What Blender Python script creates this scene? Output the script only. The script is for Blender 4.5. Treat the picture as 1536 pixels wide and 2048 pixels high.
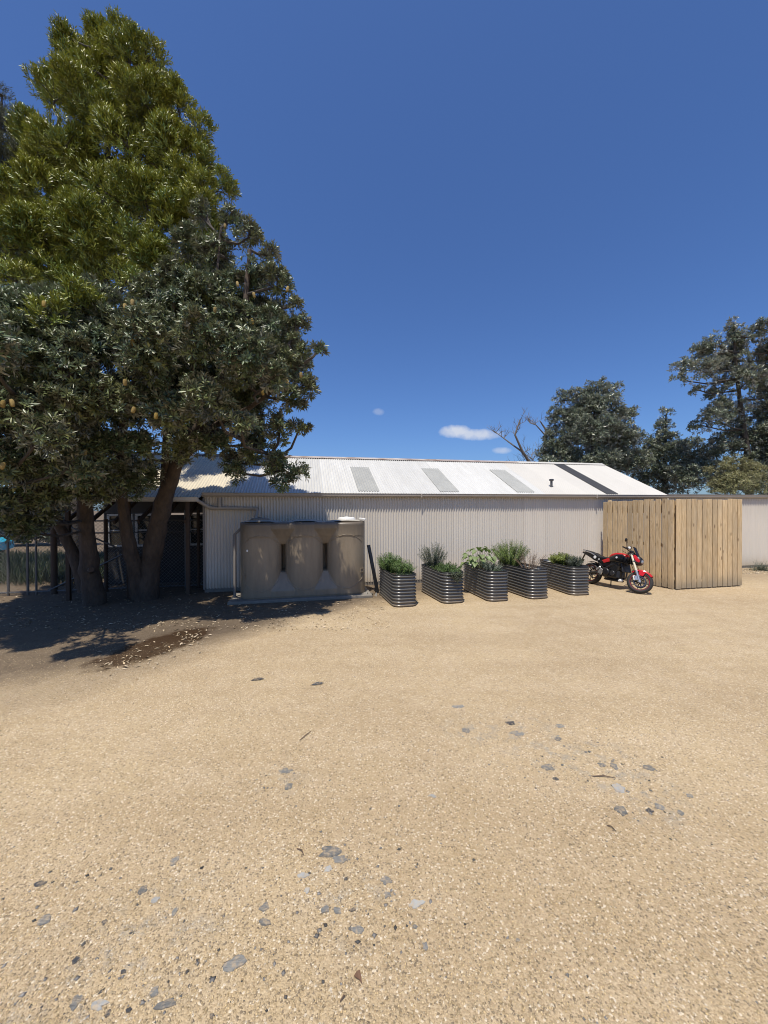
import bpy, math, random
import numpy as np
from mathutils import Matrix, Vector
rad = math.radians
random.seed(7); rng = np.random.default_rng(11)
for o in list(bpy.data.objects): bpy.data.objects.remove(o)
scn = bpy.context.scene
C = scn.collection

# ------------------------------------------------------------------ camera
F = 769.0; CAMZ = 2.25
cam_d = bpy.data.cameras.new('camera'); cam = bpy.data.objects.new('camera', cam_d); C.objects.link(cam)
cam_d.sensor_fit = 'HORIZONTAL'; cam_d.sensor_width = 36; cam_d.lens = F/1536*36
cam_d.clip_start = 0.05; cam_d.clip_end = 3000
cam.location = (0, 0, CAMZ); cam.rotation_euler = (rad(90-0.45), rad(0.2), 0)
scn.camera = cam
CR = cam.rotation_euler.to_matrix()
def ray(x, y):
    return CR @ Vector(((x-768)/F, (1024-y)/F, -1))
def PX(x, y, d):                       # point on a pixel's ray, d metres in front of the camera
    r = ray(x, y); return Vector((0, 0, CAMZ)) + r*(d/r.y)
def GP(x, y, z=0):                     # where a pixel's ray meets the ground
    r = ray(x, y); return Vector((0, 0, CAMZ)) + r*((z-CAMZ)/r.z)

# ------------------------------------------------------------------ wall frame, sun, sky
WA = rad(12.0); W0 = Vector((-4.87, 10.4, 0))
WM = Matrix.Translation(W0) @ Matrix.Rotation(WA, 4, 'Z')      # local x along the shed wall, local y into the shed
UV = Vector((math.cos(WA), math.sin(WA), 0)); VV = Vector((math.sin(WA), -math.cos(WA), 0))
tosun = (UV*-0.165 + VV*0.29 + Vector((0, 0, 0.95))).normalized()
sun_d = bpy.data.lights.new('sun', 'SUN'); sun = bpy.data.objects.new('sun', sun_d); C.objects.link(sun)
sun_d.energy = 4.9; sun_d.angle = rad(0.55); sun_d.color = (1, 0.935, 0.83)
sun.rotation_euler = tosun.to_track_quat('Z', 'Y').to_euler(); sun.location = (0, -5, 30)
world = bpy.data.worlds.new('World'); scn.world = world; world.use_nodes = True
wn = world.node_tree; wn.nodes.clear()
def N(t, typ, **k):
    n = t.nodes.new(typ)
    for a, v in k.items(): setattr(n, a, v)
    return n
def MATH(t, op, a, b=None, c=None, clamp=False):
    n = t.nodes.new('ShaderNodeMath'); n.operation = op; n.use_clamp = clamp
    for i, v in enumerate((a, b, c)):
        if v is None: continue
        if isinstance(v, (int, float)): n.inputs[i].default_value = v
        else: t.links.new(v, n.inputs[i])
    return n.outputs[0]
sky = N(wn, 'ShaderNodeTexSky', sky_type='NISHITA', sun_disc=False)
sky.sun_elevation = math.asin(tosun.z); sky.sun_rotation = math.atan2(tosun.x, tosun.y)
sky.altitude = 60; sky.air_density = 1.0; sky.dust_density = 1.0; sky.ozone_density = 3.0
bg = N(wn, 'ShaderNodeBackground'); bg.inputs[1].default_value = 0.080
wo = N(wn, 'ShaderNodeOutputWorld')
tc = N(wn, 'ShaderNodeTexCoord'); sep = N(wn, 'ShaderNodeSeparateXYZ'); wn.links.new(tc.outputs['Generated'], sep.inputs[0])
ys = MATH(wn, 'MAXIMUM', sep.outputs[1], 0.05)
az = MATH(wn, 'DIVIDE', sep.outputs[0], ys); el = MATH(wn, 'DIVIDE', sep.outputs[2], ys)
comb = N(wn, 'ShaderNodeCombineXYZ'); wn.links.new(az, comb.inputs[0]); wn.links.new(el, comb.inputs[1])
cn = N(wn, 'ShaderNodeTexNoise'); cn.inputs['Scale'].default_value = 26; cn.inputs['Detail'].default_value = 7; cn.inputs['Roughness'].default_value = 0.62
wn.links.new(comb.outputs[0], cn.inputs['Vector'])
tot = None
for cx, cy, rx, ry, s in ((912, 864, 38, 15, 1.0), (955, 869, 58, 13, .9), (757, 824, 13, 8, .28), (1003, 901, 22, 8, .55)):
    r = ray(cx, cy); a0 = r.x/r.y; e0 = r.z/r.y
    dx = MATH(wn, 'MULTIPLY', MATH(wn, 'SUBTRACT', az, a0), F/rx); dy = MATH(wn, 'MULTIPLY', MATH(wn, 'SUBTRACT', el, e0), F/ry)
    d2 = MATH(wn, 'ADD', MATH(wn, 'MULTIPLY', dx, dx), MATH(wn, 'MULTIPLY', dy, dy))
    m = MATH(wn, 'SUBTRACT', MATH(wn, 'ADD', MATH(wn, 'MULTIPLY', cn.outputs[0], 1.5), 0.15), d2)
    m = MATH(wn, 'MULTIPLY', MATH(wn, 'MULTIPLY', m, 1.15, clamp=True), s)
    tot = m if tot is None else MATH(wn, 'MAXIMUM', tot, m)
tot = MATH(wn, 'MULTIPLY', tot, MATH(wn, 'GREATER_THAN', sep.outputs[1], 0.1))
tot = MATH(wn, 'MULTIPLY', tot, 0.72)
tint = N(wn, 'ShaderNodeMix', data_type='RGBA', blend_type='MULTIPLY'); tint.inputs[0].default_value = 1; wn.links.new(sky.outputs[0], tint.inputs[6]); tint.inputs[7].default_value = (.78, 1.07, 1.55, 1)
mx = N(wn, 'ShaderNodeMix', data_type='RGBA'); wn.links.new(tot, mx.inputs[0]); wn.links.new(tint.outputs[2], mx.inputs[6]); mx.inputs[7].default_value = (9.6, 9.7, 10.0, 1)
wn.links.new(mx.outputs[2], bg.inputs[0]); wn.links.new(bg.outputs[0], wo.inputs[0])
scn.cycles.pixel_filter_type = 'BLACKMAN_HARRIS'; scn.cycles.filter_width = 1.05
vs = scn.view_settings; vs.view_transform = 'Standard'; vs.look = 'None'; vs.exposure = 0.08; vs.gamma = 1; vs.use_curve_mapping = False

# ------------------------------------------------------------------ materials
def mat(name, col, rough=0.6, metal=0.0, var=0.0, vscale=6.0, col2=None, bump=0.0, bscale=40.0, objvar=0.0, islandvar=0.0, stretch=None, spec=0.5, coords='Object', detail=6):
    m = bpy.data.materials.new(name); m.use_nodes = True; t = m.node_tree
    b = t.nodes['Principled BSDF']; b.inputs['Roughness'].default_value = rough; b.inputs['Metallic'].default_value = metal
    b.inputs['Specular IOR Level'].default_value = spec
    c = N(t, 'ShaderNodeRGB'); c.outputs[0].default_value = (*col, 1); out = c.outputs[0]
    tcn = N(t, 'ShaderNodeTexCoord'); vec = tcn.outputs[coords]
    if stretch:
        mp = N(t, 'ShaderNodeMapping'); mp.inputs['Scale'].default_value = stretch; t.links.new(vec, mp.inputs[0]); vec = mp.outputs[0]
    if objvar:
        oi = N(t, 'ShaderNodeObjectInfo')
        va = N(t, 'ShaderNodeVectorMath', operation='ADD'); t.links.new(vec, va.inputs[0])
        cx = N(t, 'ShaderNodeCombineXYZ'); k = MATH(t, 'MULTIPLY', oi.outputs['Random'], 37.0)
        for i in range(3): t.links.new(k, cx.inputs[i])
        t.links.new(cx.outputs[0], va.inputs[1]); vec = va.outputs[0]
    if var:
        n = N(t, 'ShaderNodeTexNoise'); n.inputs['Scale'].default_value = vscale; n.inputs['Detail'].default_value = detail; n.inputs['Roughness'].default_value = 0.65
        t.links.new(vec, n.inputs['Vector'])
        r = N(t, 'ShaderNodeMapRange'); r.inputs[1].default_value = 0.3; r.inputs[2].default_value = 0.7; t.links.new(n.outputs[0], r.inputs[0])
        mxn = N(t, 'ShaderNodeMix', data_type='RGBA'); t.links.new(MATH(t, 'MULTIPLY', r.outputs[0], var), mxn.inputs[0])
        t.links.new(out, mxn.inputs[6]); mxn.inputs[7].default_value = (*(col2 or tuple(x*.5 for x in col)), 1); out = mxn.outputs[2]
    for amt, src in ((objvar, 'o'), (islandvar, 'i')):
        if not amt: continue
        if src == 'o': rv = oi.outputs['Random']
        else: rv = N(t, 'ShaderNodeNewGeometry').outputs['Random Per Island']
        hs = N(t, 'ShaderNodeHueSaturation'); t.links.new(out, hs.inputs['Color'])
        t.links.new(MATH(t, 'ADD', MATH(t, 'MULTIPLY', rv, 2*amt), 1-amt), hs.inputs['Value'])
        r2 = MATH(t, 'FRACT', MATH(t, 'MULTIPLY', rv, 17.3))
        t.links.new(MATH(t, 'ADD', MATH(t, 'MULTIPLY', r2, amt*.5), 1-amt*.25), hs.inputs['Saturation']); out = hs.outputs[0]
    t.links.new(out, b.inputs['Base Color'])
    if bump:
        n2 = N(t, 'ShaderNodeTexNoise'); n2.inputs['Scale'].default_value = bscale; n2.inputs['Detail'].default_value = 5; t.links.new(vec, n2.inputs['Vector'])
        bp = N(t, 'ShaderNodeBump'); bp.inputs['Strength'].default_value = min(1, bump); bp.inputs['Distance'].default_value = 0.01*max(1, bump); t.links.new(n2.outputs[0], bp.inputs['Height']); t.links.new(bp.outputs[0], b.inputs['Normal'])
    return m
def leafmat(name, top, under, rough=0.45, trans=0.25, isl=0.35, tip=None, tcol=None, ns=1.1):
    m = bpy.data.materials.new(name); m.use_nodes = True; t = m.node_tree
    b = t.nodes['Principled BSDF']; b.inputs['Roughness'].default_value = rough; b.inputs['Specular IOR Level'].default_value = 0.45
    g = N(t, 'ShaderNodeNewGeometry')
    n = N(t, 'ShaderNodeTexNoise'); n.inputs['Scale'].default_value = ns; n.inputs['Detail'].default_value = 3; t.links.new(g.outputs['Position'], n.inputs['Vector'])
    r = N(t, 'ShaderNodeMapRange'); r.inputs[1].default_value = 0.38; r.inputs[2].default_value = 0.62; t.links.new(n.outputs[0], r.inputs[0])
    a = N(t, 'ShaderNodeMix', data_type='RGBA'); t.links.new(r.outputs[0], a.inputs[0]); a.inputs[6].default_value = (*top, 1); a.inputs[7].default_value = (*(tip or tuple(x*.7 for x in top)), 1)
    u = N(t, 'ShaderNodeMix', data_type='RGBA'); t.links.new(g.outputs['Backfacing'], u.inputs[0]); t.links.new(a.outputs[2], u.inputs[6]); u.inputs[7].default_value = (*under, 1)
    hs = N(t, 'ShaderNodeHueSaturation'); t.links.new(u.outputs[2], hs.inputs['Color'])
    t.links.new(MATH(t, 'ADD', MATH(t, 'MULTIPLY', g.outputs['Random Per Island'], 2*isl), 1-isl), hs.inputs['Value'])
    r2 = MATH(t, 'FRACT', MATH(t, 'MULTIPLY', g.outputs['Random Per Island'], 23.7))
    t.links.new(MATH(t, 'ADD', MATH(t, 'MULTIPLY', r2, 0.04), 0.48), hs.inputs['Hue'])
    t.links.new(hs.outputs[0], b.inputs['Base Color'])
    tr = N(t, 'ShaderNodeBsdfTranslucent'); tr.inputs[0].default_value = (*(tcol or tuple(min(1, x*1.6) for x in top)), 1)
    ms = N(t, 'ShaderNodeMixShader'); ms.inputs[0].default_value = trans
    t.links.new(b.outputs[0], ms.inputs[1]); t.links.new(tr.outputs[0], ms.inputs[2]); t.links.new(ms.outputs[0], t.nodes['Material Output'].inputs[0])
    return m
M = {}
M['wall'] = mat('wall_paint', (.665, .61, .53), .45, var=.3, vscale=1.6, col2=(.58, .525, .44), objvar=.03, stretch=(3, 3, .5))
M['trim'] = mat('trim_paint', (.38, .335, .28), .5, var=.3, vscale=2.5)
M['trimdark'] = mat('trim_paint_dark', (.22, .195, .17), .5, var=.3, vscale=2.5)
M['roof'] = mat('roof_zinc', (.57, .565, .535), .5, .0, var=.5, vscale=1.3, col2=(.42, .41, .38), objvar=.07, stretch=(4, .6, .6))
M['roofcream'] = mat('roof_cream', (.62, .56, .43), .6, 0, var=.4, vscale=1.6, col2=(.44, .39, .30), objvar=.06, stretch=(4, .6, .6))
M['roofwhite'] = mat('roof_white_paint', (.54, .515, .465), .55, 0, var=.3, vscale=1.2, col2=(.45, .43, .385), objvar=.03)
M['skylight'] = mat('skylight_sheet', (.40, .40, .37), .5, var=.4, vscale=3)
M['roofdark'] = mat('roof_dark_strip', (.035, .035, .038), .5, var=.3)
M['rust'] = mat('rusted_cap', (.50, .46, .42), .7, var=1.0, vscale=2.2, col2=(.14, .075, .05), stretch=(.8, 3, 3))
M['tank'] = mat('tank_poly', (.29, .232, .160), .40, var=.55, vscale=2.4, col2=(.16, .125, .085), bump=.15, bscale=60, stretch=(2.2, 2.2, .5))
M['tanktop'] = mat('tank_top', (.46, .43, .36), .6, var=.7, vscale=5, col2=(.20, .17, .13))
M['concrete'] = mat('concrete', (.25, .225, .19), .85, var=.6, vscale=7, bump=.5, bscale=50)
M['bed'] =  mat('bed_steel', (.095, .093, .087), .30, 0, var=.35, vscale=5, col2=(.115, .11, .10))
M['bedin'] = mat('bed_inside', (.55, .55, .52), .5, var=.2)
M['soil'] = mat('soil', (.06, .042, .028), .95, var=.7, vscale=14, col2=(.12, .085, .055), bump=1.5, bscale=30)
M['black'] = mat('black_plastic', (.012, .012, .013), .42, var=.2)
M['gloss'] = mat('black_gloss', (.010, .010, .011), .16)
M['rubber'] = mat('rubber', (.018, .017, .016), .75, var=.4, vscale=20, col2=(.05, .043, .036))
M['red'] = mat('red_paint', (.50, .012, .014), .18)
M['silver'] = mat('aluminium', (.62, .61, .58), .32, .85)
M['white'] = mat('white_paint', (.78, .77, .73), .4)
M['fork'] = mat('pale_fork', (.78, .70, .52), .3, .1)
M['steel'] = mat('dark_steel', (.10, .10, .105), .38, .8)
M['glassdark'] = mat('smoked_screen', (.012, .012, .014), .08)
M['lamp'] = mat('headlamp_glass', (.35, .36, .37), .1, .4)
M['wood'] = None
M['bark'] = mat('bark', (.105, .074, .050), .9, var=.9, vscale=7, col2=(.034, .025, .019), bump=5, bscale=11, stretch=(1, 1, .4))
M['bark2'] = mat('bark_grey', (.085, .07, .056), .9, var=.8, vscale=7, col2=(.04, .032, .026), bump=2.0, bscale=18)
M['deadbark'] = mat('dead_bark', (.22, .185, .155), .9, var=.7, vscale=6, col2=(.10, .085, .07))
M['banksia'] = leafmat('banksia_leaf', (.088, .122, .055), (.24, .24, .18), .38, .08, .6, tip=(.135, .145, .052))
M['wattle'] = leafmat('wattle_leaf', (.27, .275, .034), (.23, .245, .05), .40, .08, .5, tip=(.115, .175, .040), tcol=(.30, .33, .04), ns=1.2)
M['greyleaf'] = leafmat('grey_leaf', (.075, .088, .052), (.16, .17, .13), .5, .15, .4)
M['farleaf'] = leafmat('far_leaf', (.098, .118, .074), (.46, .47, .43), .30, .12, .5, tip=(.125, .138, .085))
M['farlight'] = leafmat('far_light_leaf', (.22, .21, .09), (.26, .24, .15), .5, .2, .4)
M['spike'] = mat('flower_spike', (.36, .25, .075), .9, objvar=.35, var=.5, vscale=40, bump=1, bscale=120)
M['steelpost'] = mat('galvanised', (.16, .155, .15), .5, .6, var=.4)
M['timberpost'] = mat('old_timber', (.085, .055, .036), .85, var=.6, stretch=(6, 6, .6))
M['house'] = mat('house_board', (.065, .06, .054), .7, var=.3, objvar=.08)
M['housewhite'] = mat('house_white', (.62, .60, .56), .6, var=.2)
M['pane'] = mat('window_glass', (.03, .035, .035), .06)
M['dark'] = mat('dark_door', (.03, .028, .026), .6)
M['stone'] = mat('slate', (.20, .195, .175), .75, var=.9, vscale=11, col2=(.12, .12, .112), objvar=.3, bump=1.2, bscale=22, stretch=(1, 4, 1))
M['stonepale'] = mat('pale_stone', (.36, .355, .33), .7, var=.5, vscale=18, col2=(.24, .24, .22), objvar=.15, bump=.8, bscale=60)
M['stonedark'] = mat('dark_stone', (.040, .042, .045), .6, var=.5, vscale=30, objvar=.3, bump=.8, bscale=60)
def stone_dust(m):
    t = m.node_tree; b = t.nodes['Principled BSDF']; src = b.inputs['Base Color'].links[0].from_socket
    g = N(t, 'ShaderNodeNewGeometry'); n = N(t, 'ShaderNodeTexNoise'); n.inputs['Scale'].default_value = 34; n.inputs['Detail'].default_value = 6; n.inputs['Roughness'].default_value = .7; t.links.new(g.outputs['Position'], n.inputs['Vector'])
    r = N(t, 'ShaderNodeMapRange'); r.inputs[1].default_value = .46; r.inputs[2].default_value = .66; t.links.new(n.outputs[0], r.inputs[0])
    x = N(t, 'ShaderNodeMix', data_type='RGBA'); t.links.new(MATH(t, 'MULTIPLY', r.outputs[0], .75), x.inputs[0]); t.links.new(src, x.inputs[6]); x.inputs[7].default_value = (.44, .33, .20, 1); t.links.new(x.outputs[2], b.inputs['Base Color'])
for k_ in ('stone', 'stonepale', 'stonedark'): stone_dust(M[k_])
M['chips'] = mat('stone_chips', (.15, .14, .125), .75, islandvar=.8)
M['dryleaf'] = mat('dry_leaf', (.44, .35, .23), .8, islandvar=.5)
M['deadleaf'] = mat('brown_leaf', (.15, .08, .045), .8, var=.4, vscale=20)
M['car'] = mat('cyan_car', (.05, .42, .55), .25)
M['twig'] = mat('twig', (.11, .07, .045), .9)

def wood():
    m = bpy.data.materials.new('treated_pine'); m.use_nodes = True; t = m.node_tree; b = t.nodes['Principled BSDF']; b.inputs['Roughness'].default_value = .8
    tcn = N(t, 'ShaderNodeTexCoord'); oi = N(t, 'ShaderNodeObjectInfo')
    k = MATH(t, 'MULTIPLY', oi.outputs['Random'], 53.0); cx = N(t, 'ShaderNodeCombineXYZ')
    for i in range(3): t.links.new(k, cx.inputs[i])
    va = N(t, 'ShaderNodeVectorMath', operation='ADD'); t.links.new(tcn.outputs['Object'], va.inputs[0]); t.links.new(cx.outputs[0], va.inputs[1])
    def noise(sc, scale, det):
        mp = N(t, 'ShaderNodeMapping'); mp.inputs['Scale'].default_value = sc; t.links.new(va.outputs[0], mp.inputs[0])
        n = N(t, 'ShaderNodeTexNoise'); n.inputs['Scale'].default_value = scale; n.inputs['Detail'].default_value = det; n.inputs['Distortion'].default_value = .6; t.links.new(mp.outputs[0], n.inputs['Vector']); return n.outputs[0]
    g = noise((1, 1, .06), 55, 6); big = noise((1, 1, .35), 3.2, 4)
    r = N(t, 'ShaderNodeValToRGB'); e = r.color_ramp.elements; e[0].position = .3; e[0].color = (.42, .285, .14, 1); e[1].position = .72; e[1].color = (.76, .575, .335, 1); t.links.new(g, r.inputs[0])
    mx1 = N(t, 'ShaderNodeMix', data_type='RGBA'); rr = N(t, 'ShaderNodeMapRange'); rr.inputs[1].default_value = .42; rr.inputs[2].default_value = .72; t.links.new(big, rr.inputs[0]); t.links.new(MATH(t, 'MULTIPLY', rr.outputs[0], .6), mx1.inputs[0]); t.links.new(r.outputs[0], mx1.inputs[6]); mx1.inputs[7].default_value = (.47, .375, .245, 1)
    mp = N(t, 'ShaderNodeMapping'); mp.inputs['Scale'].default_value = (5.5, 5.5, 2.2); t.links.new(va.outputs[0], mp.inputs[0])
    v = N(t, 'ShaderNodeTexVoronoi'); v.inputs['Scale'].default_value = 1; t.links.new(mp.outputs[0], v.inputs['Vector'])
    kn = N(t, 'ShaderNodeMapRange'); kn.inputs[1].default_value = .16; kn.inputs[2].default_value = .07; t.links.new(v.outputs['Distance'], kn.inputs[0])
    mx2 = N(t, 'ShaderNodeMix', data_type='RGBA'); t.links.new(MATH(t, 'MULTIPLY', kn.outputs[0], .7), mx2.inputs[0]); t.links.new(mx1.outputs[2], mx2.inputs[6]); mx2.inputs[7].default_value = (.14, .075, .035, 1)
    hs = N(t, 'ShaderNodeHueSaturation'); t.links.new(mx2.outputs[2], hs.inputs['Color']); t.links.new(MATH(t, 'ADD', MATH(t, 'MULTIPLY', oi.outputs['Random'], .34), .83), hs.inputs['Value'])
    t.links.new(hs.outputs[0], b.inputs['Base Color'])
    bp = N(t, 'ShaderNodeBump'); bp.inputs['Strength'].default_value = .5; bp.inputs['Distance'].default_value = .004; t.links.new(g, bp.inputs['Height']); t.links.new(bp.outputs[0], b.inputs['Normal'])
    return m
M['wood'] = wood()

def stain(m, za, zb, col, amt, sc=(5, 5, 1.2)):        # splashed or washed-down dirt with ragged edges, from height za (full) to zb (none)
    t = m.node_tree; b = t.nodes['Principled BSDF']; src = b.inputs['Base Color'].links[0].from_socket
    tcn = N(t, 'ShaderNodeTexCoord'); sp = N(t, 'ShaderNodeSeparateXYZ'); t.links.new(tcn.outputs['Object'], sp.inputs[0])
    oi = N(t, 'ShaderNodeObjectInfo'); va = N(t, 'ShaderNodeVectorMath', operation='ADD'); t.links.new(tcn.outputs['Object'], va.inputs[0]); cx = N(t, 'ShaderNodeCombineXYZ'); t.links.new(MATH(t, 'MULTIPLY', oi.outputs['Random'], 19.0), cx.inputs[0]); t.links.new(cx.outputs[0], va.inputs[1])
    mp = N(t, 'ShaderNodeMapping'); mp.inputs['Scale'].default_value = sc; t.links.new(va.outputs[0], mp.inputs[0])
    n = N(t, 'ShaderNodeTexNoise'); n.inputs['Scale'].default_value = 1.6; n.inputs['Detail'].default_value = 6; n.inputs['Roughness'].default_value = .7; t.links.new(mp.outputs[0], n.inputs['Vector'])
    r = N(t, 'ShaderNodeMapRange'); r.inputs[1].default_value = zb; r.inputs[2].default_value = za; t.links.new(sp.outputs[2], r.inputs[0])
    f = MATH(t, 'MULTIPLY', MATH(t, 'SUBTRACT', MATH(t, 'ADD', r.outputs[0], MATH(t, 'MULTIPLY', n.outputs[0], 1.1)), .72), 1.6, clamp=True)
    f = MATH(t, 'MULTIPLY', MATH(t, 'MULTIPLY', f, r.outputs[0]), amt)
    x = N(t, 'ShaderNodeMix', data_type='RGBA'); t.links.new(f, x.inputs[0]); t.links.new(src, x.inputs[6]); x.inputs[7].default_value = (*col, 1); t.links.new(x.outputs[2], b.inputs['Base Color'])
stain(M['wood'], 0, .55, (.23, .20, .15), .75); stain(M['wall'], .05, .7, (.42, .33, .22), .55); stain(M['bed'], 0, .30, (.30, .23, .15), .55)
stain(M['tank'], 1.86, 1.1, (.085, .068, .050), .75, (4, 4, .5)); stain(M['wall'], 2.6, 1.3, (.40, .36, .31), .35, (9, 9, .3))
DA = GP(0, 1385); DB = GP(760, 1216)
def ground_mat():
    m = bpy.data.materials.new('gravel_ground'); m.use_nodes = True; t = m.node_tree; b = t.nodes['Principled BSDF']
    b.inputs['Specular IOR Level'].default_value = .25
    g = N(t, 'ShaderNodeNewGeometry'); pos = g.outputs['Position']
    def noise(s, d=5, r=.6):
        n = N(t, 'ShaderNodeTexNoise'); n.inputs['Scale'].default_value = s; n.inputs['Detail'].default_value = d; n.inputs['Roughness'].default_value = r; t.links.new(pos, n.inputs['Vector']); return n.outputs[0]
    def rng_(x, a, b_, lo=0, hi=1):
        r = N(t, 'ShaderNodeMapRange'); r.inputs[1].default_value = a; r.inputs[2].default_value = b_; r.inputs[3].default_value = lo; r.inputs[4].default_value = hi; t.links.new(x, r.inputs[0]); return r.outputs[0]
    def mix(f, a, c):
        n = N(t, 'ShaderNodeMix', data_type='RGBA')
        t.links.new(f, n.inputs[0])
        for i, v in ((6, a), (7, c)):
            if isinstance(v, tuple): n.inputs[i].default_value = (*v, 1)
            else: t.links.new(v, n.inputs[i])
        return n.outputs[2]
    vo = N(t, 'ShaderNodeTexVoronoi'); vo.inputs['Scale'].default_value = 105; t.links.new(pos, vo.inputs['Vector'])
    sv = N(t, 'ShaderNodeSeparateColor'); t.links.new(vo.outputs['Color'], sv.inputs[0])
    base = mix(rng_(noise(.42, 5), .36, .64), (.49, .37, .21), (.36, .262, .145))
    base = mix(MATH(t, 'MULTIPLY', rng_(noise(2.6, 6, .7), .42, .70), .75), base, (.52, .405, .265))
    mpn = N(t, 'ShaderNodeMapping'); mpn.inputs['Rotation'].default_value = (0, 0, rad(-24)); mpn.inputs['Scale'].default_value = (.22, 1.25, 1); t.links.new(pos, mpn.inputs[0])
    tn = N(t, 'ShaderNodeTexNoise'); tn.inputs['Scale'].default_value = 1.0; tn.inputs['Detail'].default_value = 5; tn.inputs['Roughness'].default_value = .55; tn.inputs['Distortion'].default_value = .4; t.links.new(mpn.outputs[0], tn.inputs['Vector'])
    band = rng_(tn.outputs[0], .44, .66)
    base = mix(MATH(t, 'MULTIPLY', band, .55), base, (.33, .235, .125))
    grain = mix(rng_(sv.outputs[0], 0, 1), (.265, .188, .10), (.63, .50, .335))
    base = mix(rng_(noise(11, 4), .2, .8, .22, .52), base, grain)
    dk = MATH(t, 'GREATER_THAN', sv.outputs[1], .93)
    base = mix(MATH(t, 'MULTIPLY', dk, .65), base, (.10, .08, .06))
    lt = MATH(t, 'GREATER_THAN', sv.outputs[2], .94)
    base = mix(MATH(t, 'MULTIPLY', lt, .6), base, (.78, .68, .52))
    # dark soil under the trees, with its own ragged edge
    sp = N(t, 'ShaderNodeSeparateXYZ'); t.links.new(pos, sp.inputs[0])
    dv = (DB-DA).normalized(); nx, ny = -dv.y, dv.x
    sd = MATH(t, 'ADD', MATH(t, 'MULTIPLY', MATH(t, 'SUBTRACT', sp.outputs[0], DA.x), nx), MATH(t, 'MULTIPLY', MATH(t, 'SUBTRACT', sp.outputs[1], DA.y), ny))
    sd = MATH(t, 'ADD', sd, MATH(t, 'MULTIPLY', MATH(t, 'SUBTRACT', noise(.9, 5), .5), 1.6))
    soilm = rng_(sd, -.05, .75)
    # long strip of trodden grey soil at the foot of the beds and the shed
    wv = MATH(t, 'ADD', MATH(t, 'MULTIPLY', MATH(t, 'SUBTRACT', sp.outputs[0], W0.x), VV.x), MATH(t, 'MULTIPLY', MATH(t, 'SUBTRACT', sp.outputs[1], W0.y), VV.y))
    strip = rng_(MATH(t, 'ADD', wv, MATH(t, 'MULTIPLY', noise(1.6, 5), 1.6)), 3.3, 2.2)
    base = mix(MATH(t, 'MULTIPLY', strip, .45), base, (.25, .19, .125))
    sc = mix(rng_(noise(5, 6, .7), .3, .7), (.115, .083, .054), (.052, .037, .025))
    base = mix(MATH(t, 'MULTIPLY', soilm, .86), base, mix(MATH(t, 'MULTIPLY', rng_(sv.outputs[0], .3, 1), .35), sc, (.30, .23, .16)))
    # crushed slate dust trodden into the gravel
    sl = rng_(noise(7, 6, .72), .50, .66)
    for gx, gy, ra in ((1050, 1480, .75), (1200, 1535, .6), (1300, 1600, .45), (690, 1800, .35), (150, 1960, .5), (560, 1560, .3), (930, 1455, .35), (330, 1880, .45)):
        gc = GP(gx, gy); vd = N(t, 'ShaderNodeVectorMath', operation='DISTANCE'); t.links.new(pos, vd.inputs[0]); vd.inputs[1].default_value = gc
        base = mix(MATH(t, 'MULTIPLY', MATH(t, 'MULTIPLY', rng_(vd.outputs['Value'], ra, ra*.25), sl), .55), base, (.27, .26, .225))
    # wet patch
    wp = GP(318, 1290); we = (GP(400, 1262)-GP(225, 1325)).normalized()
    rx = MATH(t, 'SUBTRACT', sp.outputs[0], wp.x); ry = MATH(t, 'SUBTRACT', sp.outputs[1], wp.y)
    a = MATH(t, 'MULTIPLY', MATH(t, 'ADD', MATH(t, 'MULTIPLY', rx, we.x), MATH(t, 'MULTIPLY', ry, we.y)), 1/1.15)
    c = MATH(t, 'MULTIPLY', MATH(t, 'SUBTRACT', MATH(t, 'MULTIPLY', rx, we.y), MATH(t, 'MULTIPLY', ry, we.x)), 1/.52)
    q = MATH(t, 'ADD', MATH(t, 'ADD', MATH(t, 'MULTIPLY', a, a), MATH(t, 'MULTIPLY', c, c)), MATH(t, 'MULTIPLY', MATH(t, 'SUBTRACT', noise(4, 5), .5), 1.6))
    wet = rng_(q, 1.1, .6)
    base = mix(MATH(t, 'MULTIPLY', wet, .92), base, (.042, .020, .006))
    damp = rng_(q, 5.5, 1.2)
    base = mix(MATH(t, 'MULTIPLY', MATH(t, 'SUBTRACT', damp, wet, clamp=True), .4), base, (.085, .062, .042))
    t.links.new(base, b.inputs['Base Color'])
    t.links.new(rng_(wet, 0, 1, .95, .5), b.inputs['Roughness'])
    bp = N(t, 'ShaderNodeBump'); bp.inputs['Strength'].default_value = 1.0; bp.inputs['Distance'].default_value = .006
    t.links.new(MATH(t, 'ADD', MATH(t, 'MULTIPLY', vo.outputs['Distance'], -1.0), MATH(t, 'MULTIPLY', noise(30, 5), 1.2)), bp.inputs['Height'])
    bp2 = N(t, 'ShaderNodeBump'); bp2.inputs['Strength'].default_value = .8; bp2.inputs['Distance'].default_value = .05
    t.links.new(noise(3.2, 4), bp2.inputs['Height']); t.links.new(bp2.outputs[0], bp.inputs['Normal']); t.links.new(bp.outputs[0], b.inputs['Normal'])
    return m
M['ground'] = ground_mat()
M['pebble'] = mat('pebble', (.445, .340, .200), .9, islandvar=.45, spec=.3)

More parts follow.
